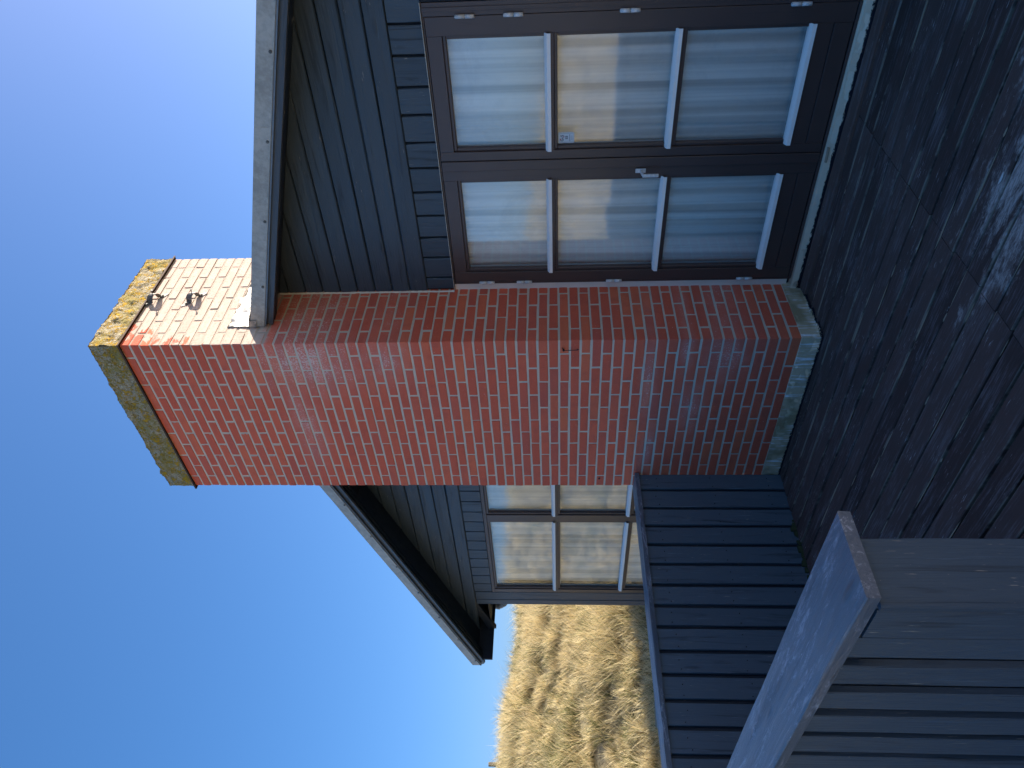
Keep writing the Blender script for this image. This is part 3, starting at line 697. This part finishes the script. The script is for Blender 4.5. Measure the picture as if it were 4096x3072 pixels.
# iron hook screwed into the front face
mb = MB(); hx = -.070
mb.tube([(hx + .010, -.001, 1.574), (hx + .012, -.016, 1.570), (hx + .006, -.022, 1.558), (hx, -.022, 1.566), (hx + .004, -.018, 1.572), (hx, -.014, 1.560)], .0024, 6)
mb.tube([(hx, -.014, 1.562), (hx + .001, -.013, 1.49), (hx + .003, -.014, 1.478), (hx + .009, -.016, 1.472), (hx + .008, -.010, 1.484)], .0021, 6)
mb.tube([(hx - .006, -.001, 1.566), (hx + .002, -.008, 1.566)], .006, 8)
mb.build('iron_hook', M['iron'], chim, True)
mb = MB(); mb.tube([(-1.344, .002, 1.30), (-1.344, -.004, 1.30)], .007, 6); mb.tube([(-1.344, -.003, 1.30), (-1.328, -.010, 1.296)], .0028, 5); mb.build('wall_plug', M['iron'], chim)

# ------------------------------------------------------------------ house
SL = .3135; D = .529
house = thing('timber_house', 'dark painted timber summer house with low gable roof behind the chimney', 'house', (-.7, .6, 0))
ang = math.atan(SL)
# structural walls behind the cladding
mb = MB(); y0, y1 = .556, .64
mb.box(-4.10, -3.86, y0, y1, -.4, 2.30); mb.box(-1.46, .055, y0, y1, -.4, 2.30); mb.box(1.795, 4.10, y0, y1, -.4, 2.02)
mb.box(-3.86, -1.46, y0, y1, -.4, .36); mb.box(-4.10, 2.95, y0, y1, 2.30, 2.47); mb.box(1.795, 2.95, y0, y1, 2.02, 2.30)
pts = [(-4.10, 2.47), (2.95, 2.47), (2.95, 2.02), (4.10, 2.02), (4.10, 2.16), (-.70, 3.66), (-4.10, 2.60)]
n_ = len(pts); mb.add([(x, yy, z) for yy in (y0, y1) for x, z in pts], [tuple(range(n_)), tuple(range(2 * n_ - 1, n_ - 1, -1))] + [(i, n_ + i, n_ + (i + 1) % n_, (i + 1) % n_) for i in range(n_)])
mb.build('gable_wall', M['wall'], house)
mb = MB(); mb.box(-4.105, -4.0, y1, 9.0, -.4, 2.60); mb.box(4.0, 4.10, y1, 9.0, -.4, 2.16); mb.box(-4.1, 4.10, 9.0, 9.1, -.4, 2.12)
mb.build('side_wall', M['wall'], house)
mb = MB(); mb.box(-4.0, 2.85, y1, 3.2, -.02, .02); mb.box(-4.0, 2.85, 3.2, 3.25, .02, 2.45); mb.box(-4.0, 2.85, y1, 3.2, 2.42, 2.45); mb.box(2.85, 2.90, y1, 3.2, -.02, 2.45); mb.box(-3.99, -3.95, y1, 3.2, .02, 2.42); mb.build('room', M['room'], house)
# horizontal gable boards
for k in range(10):
    zb = 2.472 + .1195 * k; xr = (3.50 - zb) / SL
    va = k % 3
    if xr > .02: board('cladding_board', (xr / 2 + .004, .5255, zb + .059), (1, 0, 0), (0, -1, 0), xr - .008, .1145, .024, M['clad'], house, variant=va, chamfer=.006, wob=.0016, n=5, tilt=rng.uniform(-.02, .02))
    xl = -1.4 - xr
    if xl < -1.44: board('cladding_board', ((xl - 1.434) / 2, .5255, zb + .059), (1, 0, 0), (0, -1, 0), -1.434 - xl, .1145, .024, M['clad'], house, variant=va, chamfer=.006, wob=.0016, n=5, tilt=rng.uniform(-.02, .02))
# short upright boards over the doors and window
jr = [.101, .26, .412, .569, .731, .89, 1.048, 1.213, 1.37, 1.537, 1.696]; jr = [.006] + jr + [1.696 + .16 * i for i in range(1, 8)]
for a, b in zip(jr[:-1], jr[1:]):
    board('short_board', ((a + b) / 2, .538, 2.381), (0, 0, 1), (0, -1, 0), .178, b - a - .013, .018, M['clad'], house, variant=rng.randrange(3), chamfer=.004, wob=.002, n=2, tilt=rng.uniform(-.03, .03))
jl = [-1.436, -1.585, -1.735, -1.888, -2.038] + [-2.190 - .1530 * i for i in range(12)]; jl[-1] = -3.874
for a, b in zip(jl[:-1], jl[1:]):
    board('short_board', ((a + b) / 2, .538, 2.381), (0, 0, 1), (0, -1, 0), .178, a - b - .010, .018, M['clad'], house, variant=rng.randrange(3), chamfer=.004, wob=.002, n=2, tilt=rng.uniform(-.03, .03))
board('corner_board', (-3.947, .533, 1.13), (0, 0, 1), (0, -1, 0), 2.67, .138, .022, M['clad'], house, n=5)
board('corner_board', (-4.064, .530, 1.13), (0, 0, 1), (0, -1, 0), 2.67, .088, .022, M['clad'], house, n=5)
board('window_reveal', (-3.8765, .560, 1.33), (0, 0, 1), (1, 0, 0), 1.95, .05, .02, M['shaded_board'], house, n=3)
board('side_board', (-4.109, .80, 1.1), (0, 0, 1), (-1, 0, 0), 2.7, .52, .003, M['clad'], house, n=3)
# pale metal drip under the short boards
mb = MB(); mb.box(.006, 1.80, .519, .522, 2.2885, 2.2925); mb.box(.006, 1.80, .5222, .56, 2.2885, 2.2905); mb.build('metal_edge', M['zinc'], house)
mb = MB(); mb.box(1.80, 4.10, .530, .555, -.05, 2.02); mb.box(1.80, 2.95, .530, .555, 2.02, 2.288); mb.build('blank_panel', M['wall'], house)  # unseen right end of the wall, widened to keep sun off the railing
for i in range(16): board('upright_board', (1.878 + .14 * i, .5245, 1.14 if i < 8 else 1.04), (0, 0, 1), (0, -1, 0), 2.28 if i < 8 else 2.08, .132, .005, M['clad'], house, variant=i % 3)
# roof
def slope_prism(x0, x1, off0, off1, ya, yb, side=1):
    """slab that follows the roof slope: z from off0 to off1 measured at X = 0 on the right-hand slope"""
    f = lambda x: (x if side > 0 else -1.4 - x); g = lambda x, o_: o_ - SL * x
    v = [(f(x), yy, g(x, o_)) for x in (x0, x1) for yy in (ya, yb) for o_ in (off0, off1)]
    return v, [(0, 1, 3, 2), (4, 6, 7, 5), (0, 4, 5, 1), (2, 3, 7, 6), (0, 2, 6, 4), (1, 5, 7, 3)]
mb = MB()
for sd_ in (1, -1): mb.add(*slope_prism(-.70, 4.50 if sd_ > 0 else 3.33, 3.505, 3.590, .190, 9.2, sd_))  # right slope lengthened out of view to keep sun off the railing
mb.build('roof', M['felt'], house)
for sd_ in (1, -1):
    mb = MB(); mb.add(*slope_prism(.6 if sd_ < 0 else .02, 4.45 if sd_ > 0 else 3.3, 3.497, 3.503, .26, 9.1, sd_)); mb.build('soffit', M['shaded_board'], house)
# verge: weathered zinc pieces, fascia, lath, on both slopes
for sd_, cuts in ((1, [.006, .385, 1.322, 2.3, 3.33, 4.50]), (-1, [.034, .559, 1.485, 2.401, 3.345])):
    for i, (a, b) in enumerate(zip(cuts[:-1], cuts[1:])):
        mb = MB(); lap = .0015 * (i % 2)
        mb.add(*slope_prism(a - .0, b + .012, 3.498, 3.590, .1655 - lap, .1685 - lap, sd_)); mb.add(*slope_prism(a, b + .012, 3.587, 3.592, .1685, .30, sd_))
        mb.add(*slope_prism(a, b + .012, 3.4965, 3.4985, .156 - lap, .180, sd_))
        o = mb.build('verge_trim', M['zinc'], house)
    mb = MB(); mb.add(*slope_prism(cuts[0] + .004, cuts[-1], 3.4855, 3.4965, .164, .172, sd_)); mb.build('verge_lip', M['zinc_lip'], house)
    ln = (cuts[-1] - cuts[0] - .02) / math.cos(ang); xm = (cuts[-1] + cuts[0]) / 2
    for (yy, zo, wd, mt, nm) in ((.183, 3.472, .053, 'fascia', 'fascia_board'), (.232, 3.472, .048, 'shaded_board', 'verge_lath'), (.275, 3.478, .050, 'shaded_board', 'verge_lath')):
        xw = xm if sd_ > 0 else -1.4 - xm
        board(nm, (xw, yy, zo - SL * xm), (1, 0, -SL * sd_), (0, -1, 0), ln, wd, .022, M[mt], house, n=6, chamfer=.002, wob=.0008)
for (x, sd_) in [(1.711, 1), (1.256, 1), (.779, 1), (.321, 1), (2.2, 1), (2.7, 1)] + [(v_, -1) for v_ in (.494, .94, 1.417, 1.865, 2.327, 2.785, 3.249)]:
    xx = x if sd_ > 0 else -1.4 - x; zz = 3.516 - SL * x
    mb = MB(); mb.tube([(xx, .1655, zz), (xx, .1600, zz)], .0085, 14); mb.tube([(xx, .160, zz), (xx, .1575, zz)], .0055, 8); mb.build('screw', M['galv'], house)
# eaves board, gutter, downpipe at the left-hand side
mb = MB(); mb.box(-4.684, -4.662, .190, 9.1, 2.318, 2.475, 0, .002); mb.build('eaves_board', M['shaded_board'], house)
mb = MB(); mb.box(-4.66, -4.115, .555, 9.1, 2.345, 2.352); mb.build('eaves_soffit', M['shaded_board'], house)
board('rafter_end', (-4.38, .540, 2.425), (1, 0, SL), (0, -1, 0), .60, .085, .045, M['shaded_board'], house, n=2)
mb = MB(); gx, gz, gr = -4.732, 2.452, .047; vs_ = []
for yy in (.185, 9.1):
    for rr in (gr, gr - .003):
        for i in range(13): th = math.pi + math.pi * i / 12; vs_.append((gx + rr * math.cos(th), yy, gz + rr * math.sin(th)))
fs_ = [(i, i + 1, 26 + i + 1, 26 + i) for i in range(12)] + [(13 + i, 39 + i, 39 + i + 1, 13 + i + 1) for i in range(12)] + [(i, 13 + i, 13 + i + 1, i + 1) for i in range(12)]
mb.add(vs_, fs_); mb.add([(gx + gr * math.cos(math.pi + math.pi * i / 12), .186, gz + gr * math.sin(math.pi + math.pi * i / 12)) for i in range(13)], [tuple(range(13))])
mb.build('gutter', M['zinc'], house)
mb = MB(); dy_ = .86; mb.tube([(-4.73, dy_, 2.41), (-4.73, dy_, 2.345), (-4.73, dy_, 2.285), (-4.715, dy_, 2.262), (-4.69, dy_, 2.24), (-4.20, dy_, 1.93), (-4.165, dy_, 1.90), (-4.155, dy_, 1.86), (-4.155, dy_, -.3)], .036, 14)
mb.tube([(-4.73, dy_, 2.30), (-4.73, dy_, 2.272)], .040, 14); mb.tube([(-4.68, dy_, 2.234), (-4.655, dy_, 2.218)], .040, 14)
mb.build('downpipe', M['plastic'], house, True)

# ------------------------------------------------------------------ double doors
def ring_boxes(mb, x0, x1, z0, z1, wd, ya, yb, c=.0015, mi=0):
    mb.box(x0, x1, ya, yb, z1 - wd, z1, mi, c); mb.box(x0, x1, ya, yb, z0, z0 + wd, mi, c)
    mb.box(x0, x0 + wd, ya + .0004, yb, z0 + wd + .0004, z1 - wd - .0004, mi, c); mb.box(x1 - wd, x1, ya + .0004, yb, z0 + wd + .0004, z1 - wd - .0004, mi, c)
def pane_obj(parent, x0, x1, z0, z1, y):
    mb = MB(); mb.add([(x0, y, z0), (x1, y, z0), (x1, y, z1), (x0, y, z1)], [(0, 1, 2, 3)]); return mb.build('pane', M['glass'], parent)
def strip_obj(parent, x0, x1, z, y=.529, hgt=.021, out=.017):
    mb = MB(); vs_ = []
    for x in (x0, x1): vs_ += [(x, y + .030, z + hgt * .60), (x, y + .004, z + hgt * .55), (x, y - out + .002, z), (x, y - out, z - .002), (x, y - out, z - hgt), (x, y - out + .002, z - hgt), (x, y - out + .002, z - .005), (x, y + .004, z + hgt * .45)]
    f = [(i, (i + 1) % 8, 8 + (i + 1) % 8, 8 + i) for i in range(8)] + [tuple(range(7, -1, -1)), tuple(range(8, 16))]
    mb.add(vs_, f); return mb.build('drip_strip', M['alu'], parent)
df = MB()
df.box(.052, .0655, .532, .60, .084, 2.286, 0, .001); df.box(1.7285, 1.795, .532, .60, .084, 2.286, 0, .001); df.box(1.752, 1.772, .527, .5315, .084, 2.286, 0, .001)
df.box(.0655, 1.7285, .534, .60, 2.2785, 2.286, 0, .001); df.box(.0655, 1.7285, .524, .60, .0845, .100, 0, .002)
dframe = df.build('door_frame', M['brown'], house)
ROWS = [(1.6520, 2.1800), (.9750, 1.6000), (.3080, .9300)]
def leaf(x0, x1, g0, g1, strike):
    mb = MB(); ya, yb = D, D + .055; b = .020
    zt_, zb_ = 2.2755, .104
    hz0, hz1 = 2.1945, .210
    X0, X1 = g0 - b, g1 + b
    mb.box(x0, X0, ya, yb, zb_, zt_, 0, .0015); mb.box(X1, x1, ya, yb, zb_, zt_, 0, .0015)
    mb.box(X0 + .0006, X1 - .0006, ya + .0008, yb, hz0, zt_ - .001, 0, .001)
    for zl, zh in ((1.6130, 1.6330), (.9440, .9560)): mb.box(X0 + .0006, X1 - .0006, ya + .0008, yb, zl, zh, 0, .001)
    mb.box(X0 + .0006, X1 - .0006, ya + .0008, yb, .2005, .288, 0, .001); mb.box(X0 + .0006, X1 - .0006, ya + .0008, yb, zb_ + .001, .196, 0, .003)
    for (zl, zh) in ((1.6335, 2.194), (.9565, 1.6125), (.2885, .9435)): ring_boxes(mb, X0 + .001, X1 - .001, zl, zh, .0185, ya + .012, yb - .004, .003)
    if strike: mb.box(x1 - .052, x1 + .008, ya - .010, ya - .0005, zb_, zt_, 0, .003)
    lf = mb.build('door_leaf', M['brown'], house)
    mb2 = MB(); 
    for (zl, zh) in ROWS:
        pane_obj(lf, g0 - .002, g1 + .002, zl - .006, zh + .006, ya + .036)
        sp = MB(); ring_boxes(sp, g0 - .003, g1 + .003, zl - .002, zh + .001, .007, ya + .040, ya + .050, 0); sp.build('spacer_bar', M['spacer'], lf)
    for z in (1.6510, .9760, .3080): strip_obj(lf, X0 - .002, X1 + .002, z)
    return lf
L1 = leaf(.0690, .9245, .1660, .7870, True)
L2 = leaf(.9340, 1.7260, 1.0080, 1.6110, False)
def hinge(parent, x, z):
    mb = MB(); mb.tube([(x, .522, z + .049), (x, .522, z + .0015)], [.0100, .0105], 12); mb.tube([(x, .522, z - .0015), (x, .522, z - .049)], [.0105, .0098], 12)
    mb.tube([(x, .522, z + .0525), (x, .522, z + .049)], [.006, .0095], 10); mb.box(x - .003, x + .003, .522, .535, z - .045, z + .045)
    mb.build('hinge', M['hinge'], parent, True)
for z in (2.065, 1.816, 1.227, .383): hinge(L1, .0665, z); hinge(L2, 1.7270, z)
# handle on the left leaf, worn chrome
mb = MB(); mb.box(.8385, .8655, .514, .5185, 1.082, 1.142, 0, .002)
mb.tube([(.852, .516, 1.110), (.851, .490, 1.108), (.849, .474, 1.104), (.846, .466, 1.096)], [.0085, .0078, .0085, .0095], 10)
mb.box(.8360, .8560, .4600, .4720, 1.013, 1.106, 0, .003)
mb.build('door_handle', M['hinge'], L1)
# security sticker low in the corner of a pane
def sticker():
    mb = MB(); x0, x1, z0, z1 = 1.012, 1.076, 1.499, 1.594; y = .5645
    def rrect(x0, x1, z0, z1, r, y, mi):
        p = []
        for cx_, cz_, a0 in ((x1 - r, z1 - r, 0), (x0 + r, z1 - r, 90), (x0 + r, z0 + r, 180), (x1 - r, z0 + r, 270)):
            for k_ in range(5): a = R(a0 + 22.5 * k_); p.append((cx_ + r * math.cos(a), y, cz_ + r * math.sin(a)))
        mb.add(p[::-1], [tuple(range(len(p)))], mi)
    rrect(x0, x1, z0, z1, .009, y, 0); rrect(x0 + .006, x1 - .006, z0 + .006, z1 - .006, .004, y - .0004, 1); rrect(x0 + .0068, x1 - .0068, z0 + .0068, z1 - .0068, .0035, y - .0008, 0)
    xm = (x0 + x1) / 2
    def txt(s, size, cx_, cz_, mi, yy):
        cu = bpy.data.curves.new('t', 'FONT'); cu.body = s; cu.size = size; cu.align_x = 'CENTER'; cu.align_y = 'CENTER'; cu.offset = size * .035; cu.resolution_u = 3
        ob = bpy.data.objects.new('t', cu); C.objects.link(ob); bpy.context.view_layer.update()
        me = bpy.data.meshes.new_from_object(ob.evaluated_get(bpy.context.evaluated_depsgraph_get()))
        mb.add([(cx_ + q.co.x, yy, cz_ + q.co.y) for q in me.vertices], [tuple(p.vertices) for p in me.polygons], mi)
        bpy.data.objects.remove(ob); bpy.data.curves.remove(cu); bpy.data.meshes.remove(me)
    txt('G', .024, xm - .012, z1 - .026, 1, y - .0012); txt('4', .012, xm, z1 - .0275, 1, y - .0012); txt('S', .024, xm + .012, z1 - .026, 1, y - .0012)
    def arc(cx_, cz_, r, a0, a1, wd):
        v_ = []
        for k_ in range(9):
            a = R(a0 + (a1 - a0) * k_ / 8); v_ += [(cx_ + (r - wd / 2) * math.cos(a), y - .0016, cz_ + (r - wd / 2) * math.sin(a)), (cx_ + (r + wd / 2) * math.cos(a), y - .0016, cz_ + (r + wd / 2) * math.sin(a))]
        mb.add(v_, [(2 * i, 2 * i + 1, 2 * i + 3, 2 * i + 2) for i in range(8)], 2)
    arc(xm - .012, z1 - .0225, .0075, 15, 110, .0042); arc(xm + .010, z1 - .030, .0075, 180, 290, .0030)
    rrect(xm - .0075, xm + .0115, z1 - .058, z1 - .044, .002, y - .0012, 1)
    arcv = [(xm + .002 + .0048 * math.cos(R(30 * i)), y - .0016, z1 - .051 + .0048 * math.sin(R(30 * i))) for i in range(12)]; mb.add(arcv, [tuple(range(12))], 0)
    arcv = [(xm + .002 + .0025 * math.cos(R(30 * i)), y - .0018, z1 - .051 + .0025 * math.sin(R(30 * i))) for i in range(12)]; mb.add(arcv, [tuple(range(12))], 1)
    for k_ in range(13): mb.box(xm - .021 + .0033 * k_, xm - .0188 + .0033 * k_, y - .0014, y - .0012, z1 - .0712, z1 - .0672, 1)
    for k_ in range(9): mb.box(xm - .013 + .0031 * k_, xm - .0112 + .0031 * k_, y - .0014, y - .0012, z1 - .0822, z1 - .0796, 1)
    st = mb.build('sticker', [M['white'], M['grey'], M['red']], L2); return st
sticker()
# concrete sill and mortar joint beside the frame
mb = MB(); grid_face(mb, (.004, .494, -.05), (2.95, 0, 0), (0, 0, .133), 160, 10, (0, -1, 0), .004); mb.box(.003, 2.95, .4945, .62, -.05, .0826); mb.build('door_sill', M['sill'], house, True)
mb = MB(); grid_face(mb, (-.002, .545, .10), (.0535, 0, 0), (0, 0, 2.186), 3, 90, (0, -1, 0), .004, sc=14); mb.box(.0, .051, .5462, .60, .10, 2.286); mb.build('mortar_joint', M['plaster'], house)
vs_ = []; mb = MB()      # rough sealing mortar along the ends of the gable boards
for i in range(91):
    zz = 2.29 + 1.2 * i / 90; ww = .006 + .009 * abs(mnoise.noise(Vector((zz * 22, 1, 4)))); vs_ += [(.0015, .512 + mnoise.noise(Vector((zz * 30, 0, 0))) * .006, zz), (ww, .5235, zz)]
mb.add(vs_, [(2 * i, 2 * i + 1, 2 * i + 3, 2 * i + 2) for i in range(90)]); mb.build('mortar_joint', M['plaster'], house)
board('fallen_strip', (.935, .487, .080), (1, 0, .05), (0, -.6, .8), .09, .016, .006, M['pine'], house, n=2)

# ------------------------------------------------------------------ left-hand window
wf = MB(); ya, yb = .535, .595
wf.box(-3.874, -1.45, ya, yb, 2.2555, 2.2875, 0, .002); wf.box(-3.874, -1.45, ya, yb, .36, .40, 0, .002)
for a, b in ((-3.874, -3.815), (-2.640, -2.540), (-1.51, -1.45)): wf.box(a, b, ya + .001, yb, .401, 2.255, 0, .002)
for a, b in ((-3.8145, -2.6405), (-2.5395, -1.5105)):
    for zl, zh in ((1.606, 1.628), (.944, .960)): wf.box(a, b, ya + .0015, yb, zl, zh, 0, .001)
WROWS = [(1.6285, 2.2550), (.9605, 1.6055), (.4015, .9435)]
for a, b in ((-3.8145, -2.6405), (-2.5395, -1.5105)):
    for zl, zh in WROWS: ring_boxes(wf, a, b, zl, zh, .022, ya + .010, yb - .004, .003)
window = wf.build('window', M['brown'], house); tag(window, 'dark brown six pane window left of the chimney')
for a, b in ((-3.8145, -2.6405), (-2.5395, -1.5105)):
    for zl, zh in WROWS:
        pane_obj(window, a + .018, b - .018, zl + .016, zh - .018, ya + .036)
        sp = MB(); ring_boxes(sp, a + .016, b - .016, zl + .018, zh - .019, .012, ya + .040, ya + .052, 0); sp.build('spacer_bar', M['spacer'], window)
        strip_obj(window, a - .002, b + .002, zl + .020, ya, .020, .014)

# ------------------------------------------------------------------ curtains
def curtain(name, x0, x1, y, z0, z1, mat, label, amp=.016, seed=0, gather=0.0):
    nx_, nz_ = 420, 26; vs_ = np.zeros((nz_ + 1, nx_ + 1, 3)); xs = np.linspace(x0, x1, nx_ + 1)
    for j in range(nz_ + 1):
        t_ = j / nz_; z = z1 + (z0 - z1) * t_
        ph = [mnoise.noise(Vector((x * 2.1 + seed, t_ * .25, 0))) * 3.2 + mnoise.noise(Vector((x * .8 + seed, t_ * .8, 5))) * .6 for x in xs]
        f1 = np.sin(xs * 46 + np.array(ph) * 2.2) * (.7 + .4 * np.array([mnoise.noise(Vector((x * 5 + seed, 3, t_))) for x in xs])) + .5 * np.sin(xs * 19 + seed) + .22 * np.sin(xs * 103 + np.array(ph) * 3)
        vs_[j, :, 0] = xs; vs_[j, :, 1] = y + amp * f1 * (.65 + .5 * t_); vs_[j, :, 2] = z
    f = [(j * (nx_ + 1) + i, j * (nx_ + 1) + i + 1, (j + 1) * (nx_ + 1) + i + 1, (j + 1) * (nx_ + 1) + i) for j in range(nz_) for i in range(nx_)]
    o = part(name, mesh_from(name, vs_.reshape(-1, 3).tolist(), f, mat, True)); tag(o, label, 'curtain'); return o
curtain('curtain', .08, .93, .618, .10, 2.275, M['curtain'], 'white pleated curtain behind the left door leaf, the one with the handle', .021, 2.0)
curtain('curtain', .935, 1.78, .620, .10, 2.275, M['curtain'], 'white pleated curtain behind the right door leaf, the one with the sticker', .021, 9.0)
curtain('curtain', -3.80, -1.46, .622, .30, 2.275, M['curtain2'], 'cream curtain with narrow folds behind the window left of the chimney', .018, 4.0)

# ------------------------------------------------------------------ board fence running out from the chimney
fence = thing('board_fence', 'dark navy fence of upright boards with a flat cap, running out from the chimney', 'fence', (-1.3, -1.4, 0))
edges = [-.006, -.160, -.320, -.470, -.622, -.772, -.925, -1.072, -1.216, -1.372, -1.517, -1.668, -1.818, -1.968] + [-1.968 - .15 * i for i in range(1, 6)]
for i, (a, b) in enumerate(zip(edges[:-1], edges[1:])):
    board('fence_board', (-1.288 + rng.uniform(-.002, .002), (a + b) / 2 + .010, .494), (0, 0, 1), (1, 0, 0), 1.035, a - b - .025, .020, M['fence'], fence, variant=i % 5, chamfer=.003, wob=.002, n=4, tilt=rng.uniform(-.012, .012))
    board('back_board', (-1.3115, b + .002, .490), (0, 0, 1), (1, 0, 0), 1.03, .10, .018, M['shaded_board'], fence, variant=i % 3, n=2)
board('cap_board', (-1.358, -1.35, 1.0445), (0, 1, 0), (.02, 0, 1), 2.68, .182, .030, M['cap'], fence, chamfer=.004, wob=.003, n=24)
mb = MB(); mb.box(-1.40, -1.33, -2.62, -2.55, -.3, 1.012, 0, .003); mb.box(-1.40, -1.33, -1.30, -1.23, -.3, 1.012, 0, .003); mb.build('post', M['fence'], fence)
mb = MB(); rn_ = random.Random(4)      # nail heads, slightly sunk in the paint
for a, b in zip(edges[:-1], edges[1:]):
    for zz in (.90, .50, .11):
        for q in (.28, .72):
            yy = b + (a - b) * q + rn_.uniform(-.006, .006); z2 = zz + rn_.uniform(-.012, .012); mb.tube([(-1.2895, yy, z2), (-1.2835, yy, z2)], .0032, 6)
o = mb.build('nail', M['iron'], fence); o['kind'] = 'stuff'
mb = MB(); r_ = random.Random(9)
for i in range(60):
    yy = -.42 - .5 * r_.random(); s_ = .006 + .010 * r_.random(); mb.box(-1.2865, -1.2865 + s_, yy, yy + s_ * 1.6, -.003, -.003 + s_ * (1.0 + 1.6 * r_.random()))
o = mb.build('moss', M['moss'], fence); o['kind'] = 'stuff'

# ------------------------------------------------------------------ slatted railing in the foreground
rail = thing('slatted_railing', 'grey blue slatted railing with a wide scuffed top board, nearest the camera', 'railing', (0.2, -2.56, 0))
board('cap_board', ((1.588 - 1.32) / 2, -2.5625, 1.0), (1, 0, 0), (0, 0, 1), 2.908, .213, .030, M['cap'], rail, chamfer=.0035, wob=.0022, n=16)
board('end_board', (1.566, -2.588, .470), (0, 0, 1), (1, 0, 0), .996, .158, .022, M['rail_end_shade'], rail, n=6, chamfer=.003, wob=.0015)
board('end_batten', (1.562, -2.6790, .470), (0, 0, 1), (0, -1, 0), .996, .017, .012, M['rail_end_shade'], rail, n=4, chamfer=.003)
board('front_board', (1.478, -2.6690, .4665), (0, 0, 1), (0, -1, 0), .992, .112, .021, M['rail'], rail, variant=1, n=5, chamfer=.003, wob=.0018)
xs_ = 1.375
i = 0
for c_, w_ in [(1.340, .098), (1.1965, .093), (1.0585, .093), (.9075, .104), (.771, .106)] + [(.628 - .1435 * k_, .100) for k_ in range(14)]:
    board('slat', (c_, -2.650 + rng.uniform(-.0015, .0015), .470), (0, 0, 1), (0, -1, 0), .996, w_, .020, M['rail'], rail, variant=i % 4, n=5, chamfer=.003, wob=.002, tilt=rng.uniform(-.01, .01)); i += 1
for k_ in range(19):
    board('back_slat', (1.222 - .1405 * k_, -2.532, .470), (0, 0, 1), (0, -1, 0), .996, .128, .020, M['shaded_board'], rail, variant=k_ % 3, n=3)
mb = MB(); mb.box(-1.30, 1.53, -2.630, -2.545, .905, .968, 0, .003); mb.box(-1.30, 1.53, -2.630, -2.545, .06, .12, 0, .003); mb.box(1.46, 1.54, -2.625, -2.548, -.3, .904, 0, .003); mb.build('rail_frame', M['shaded_board'], rail)
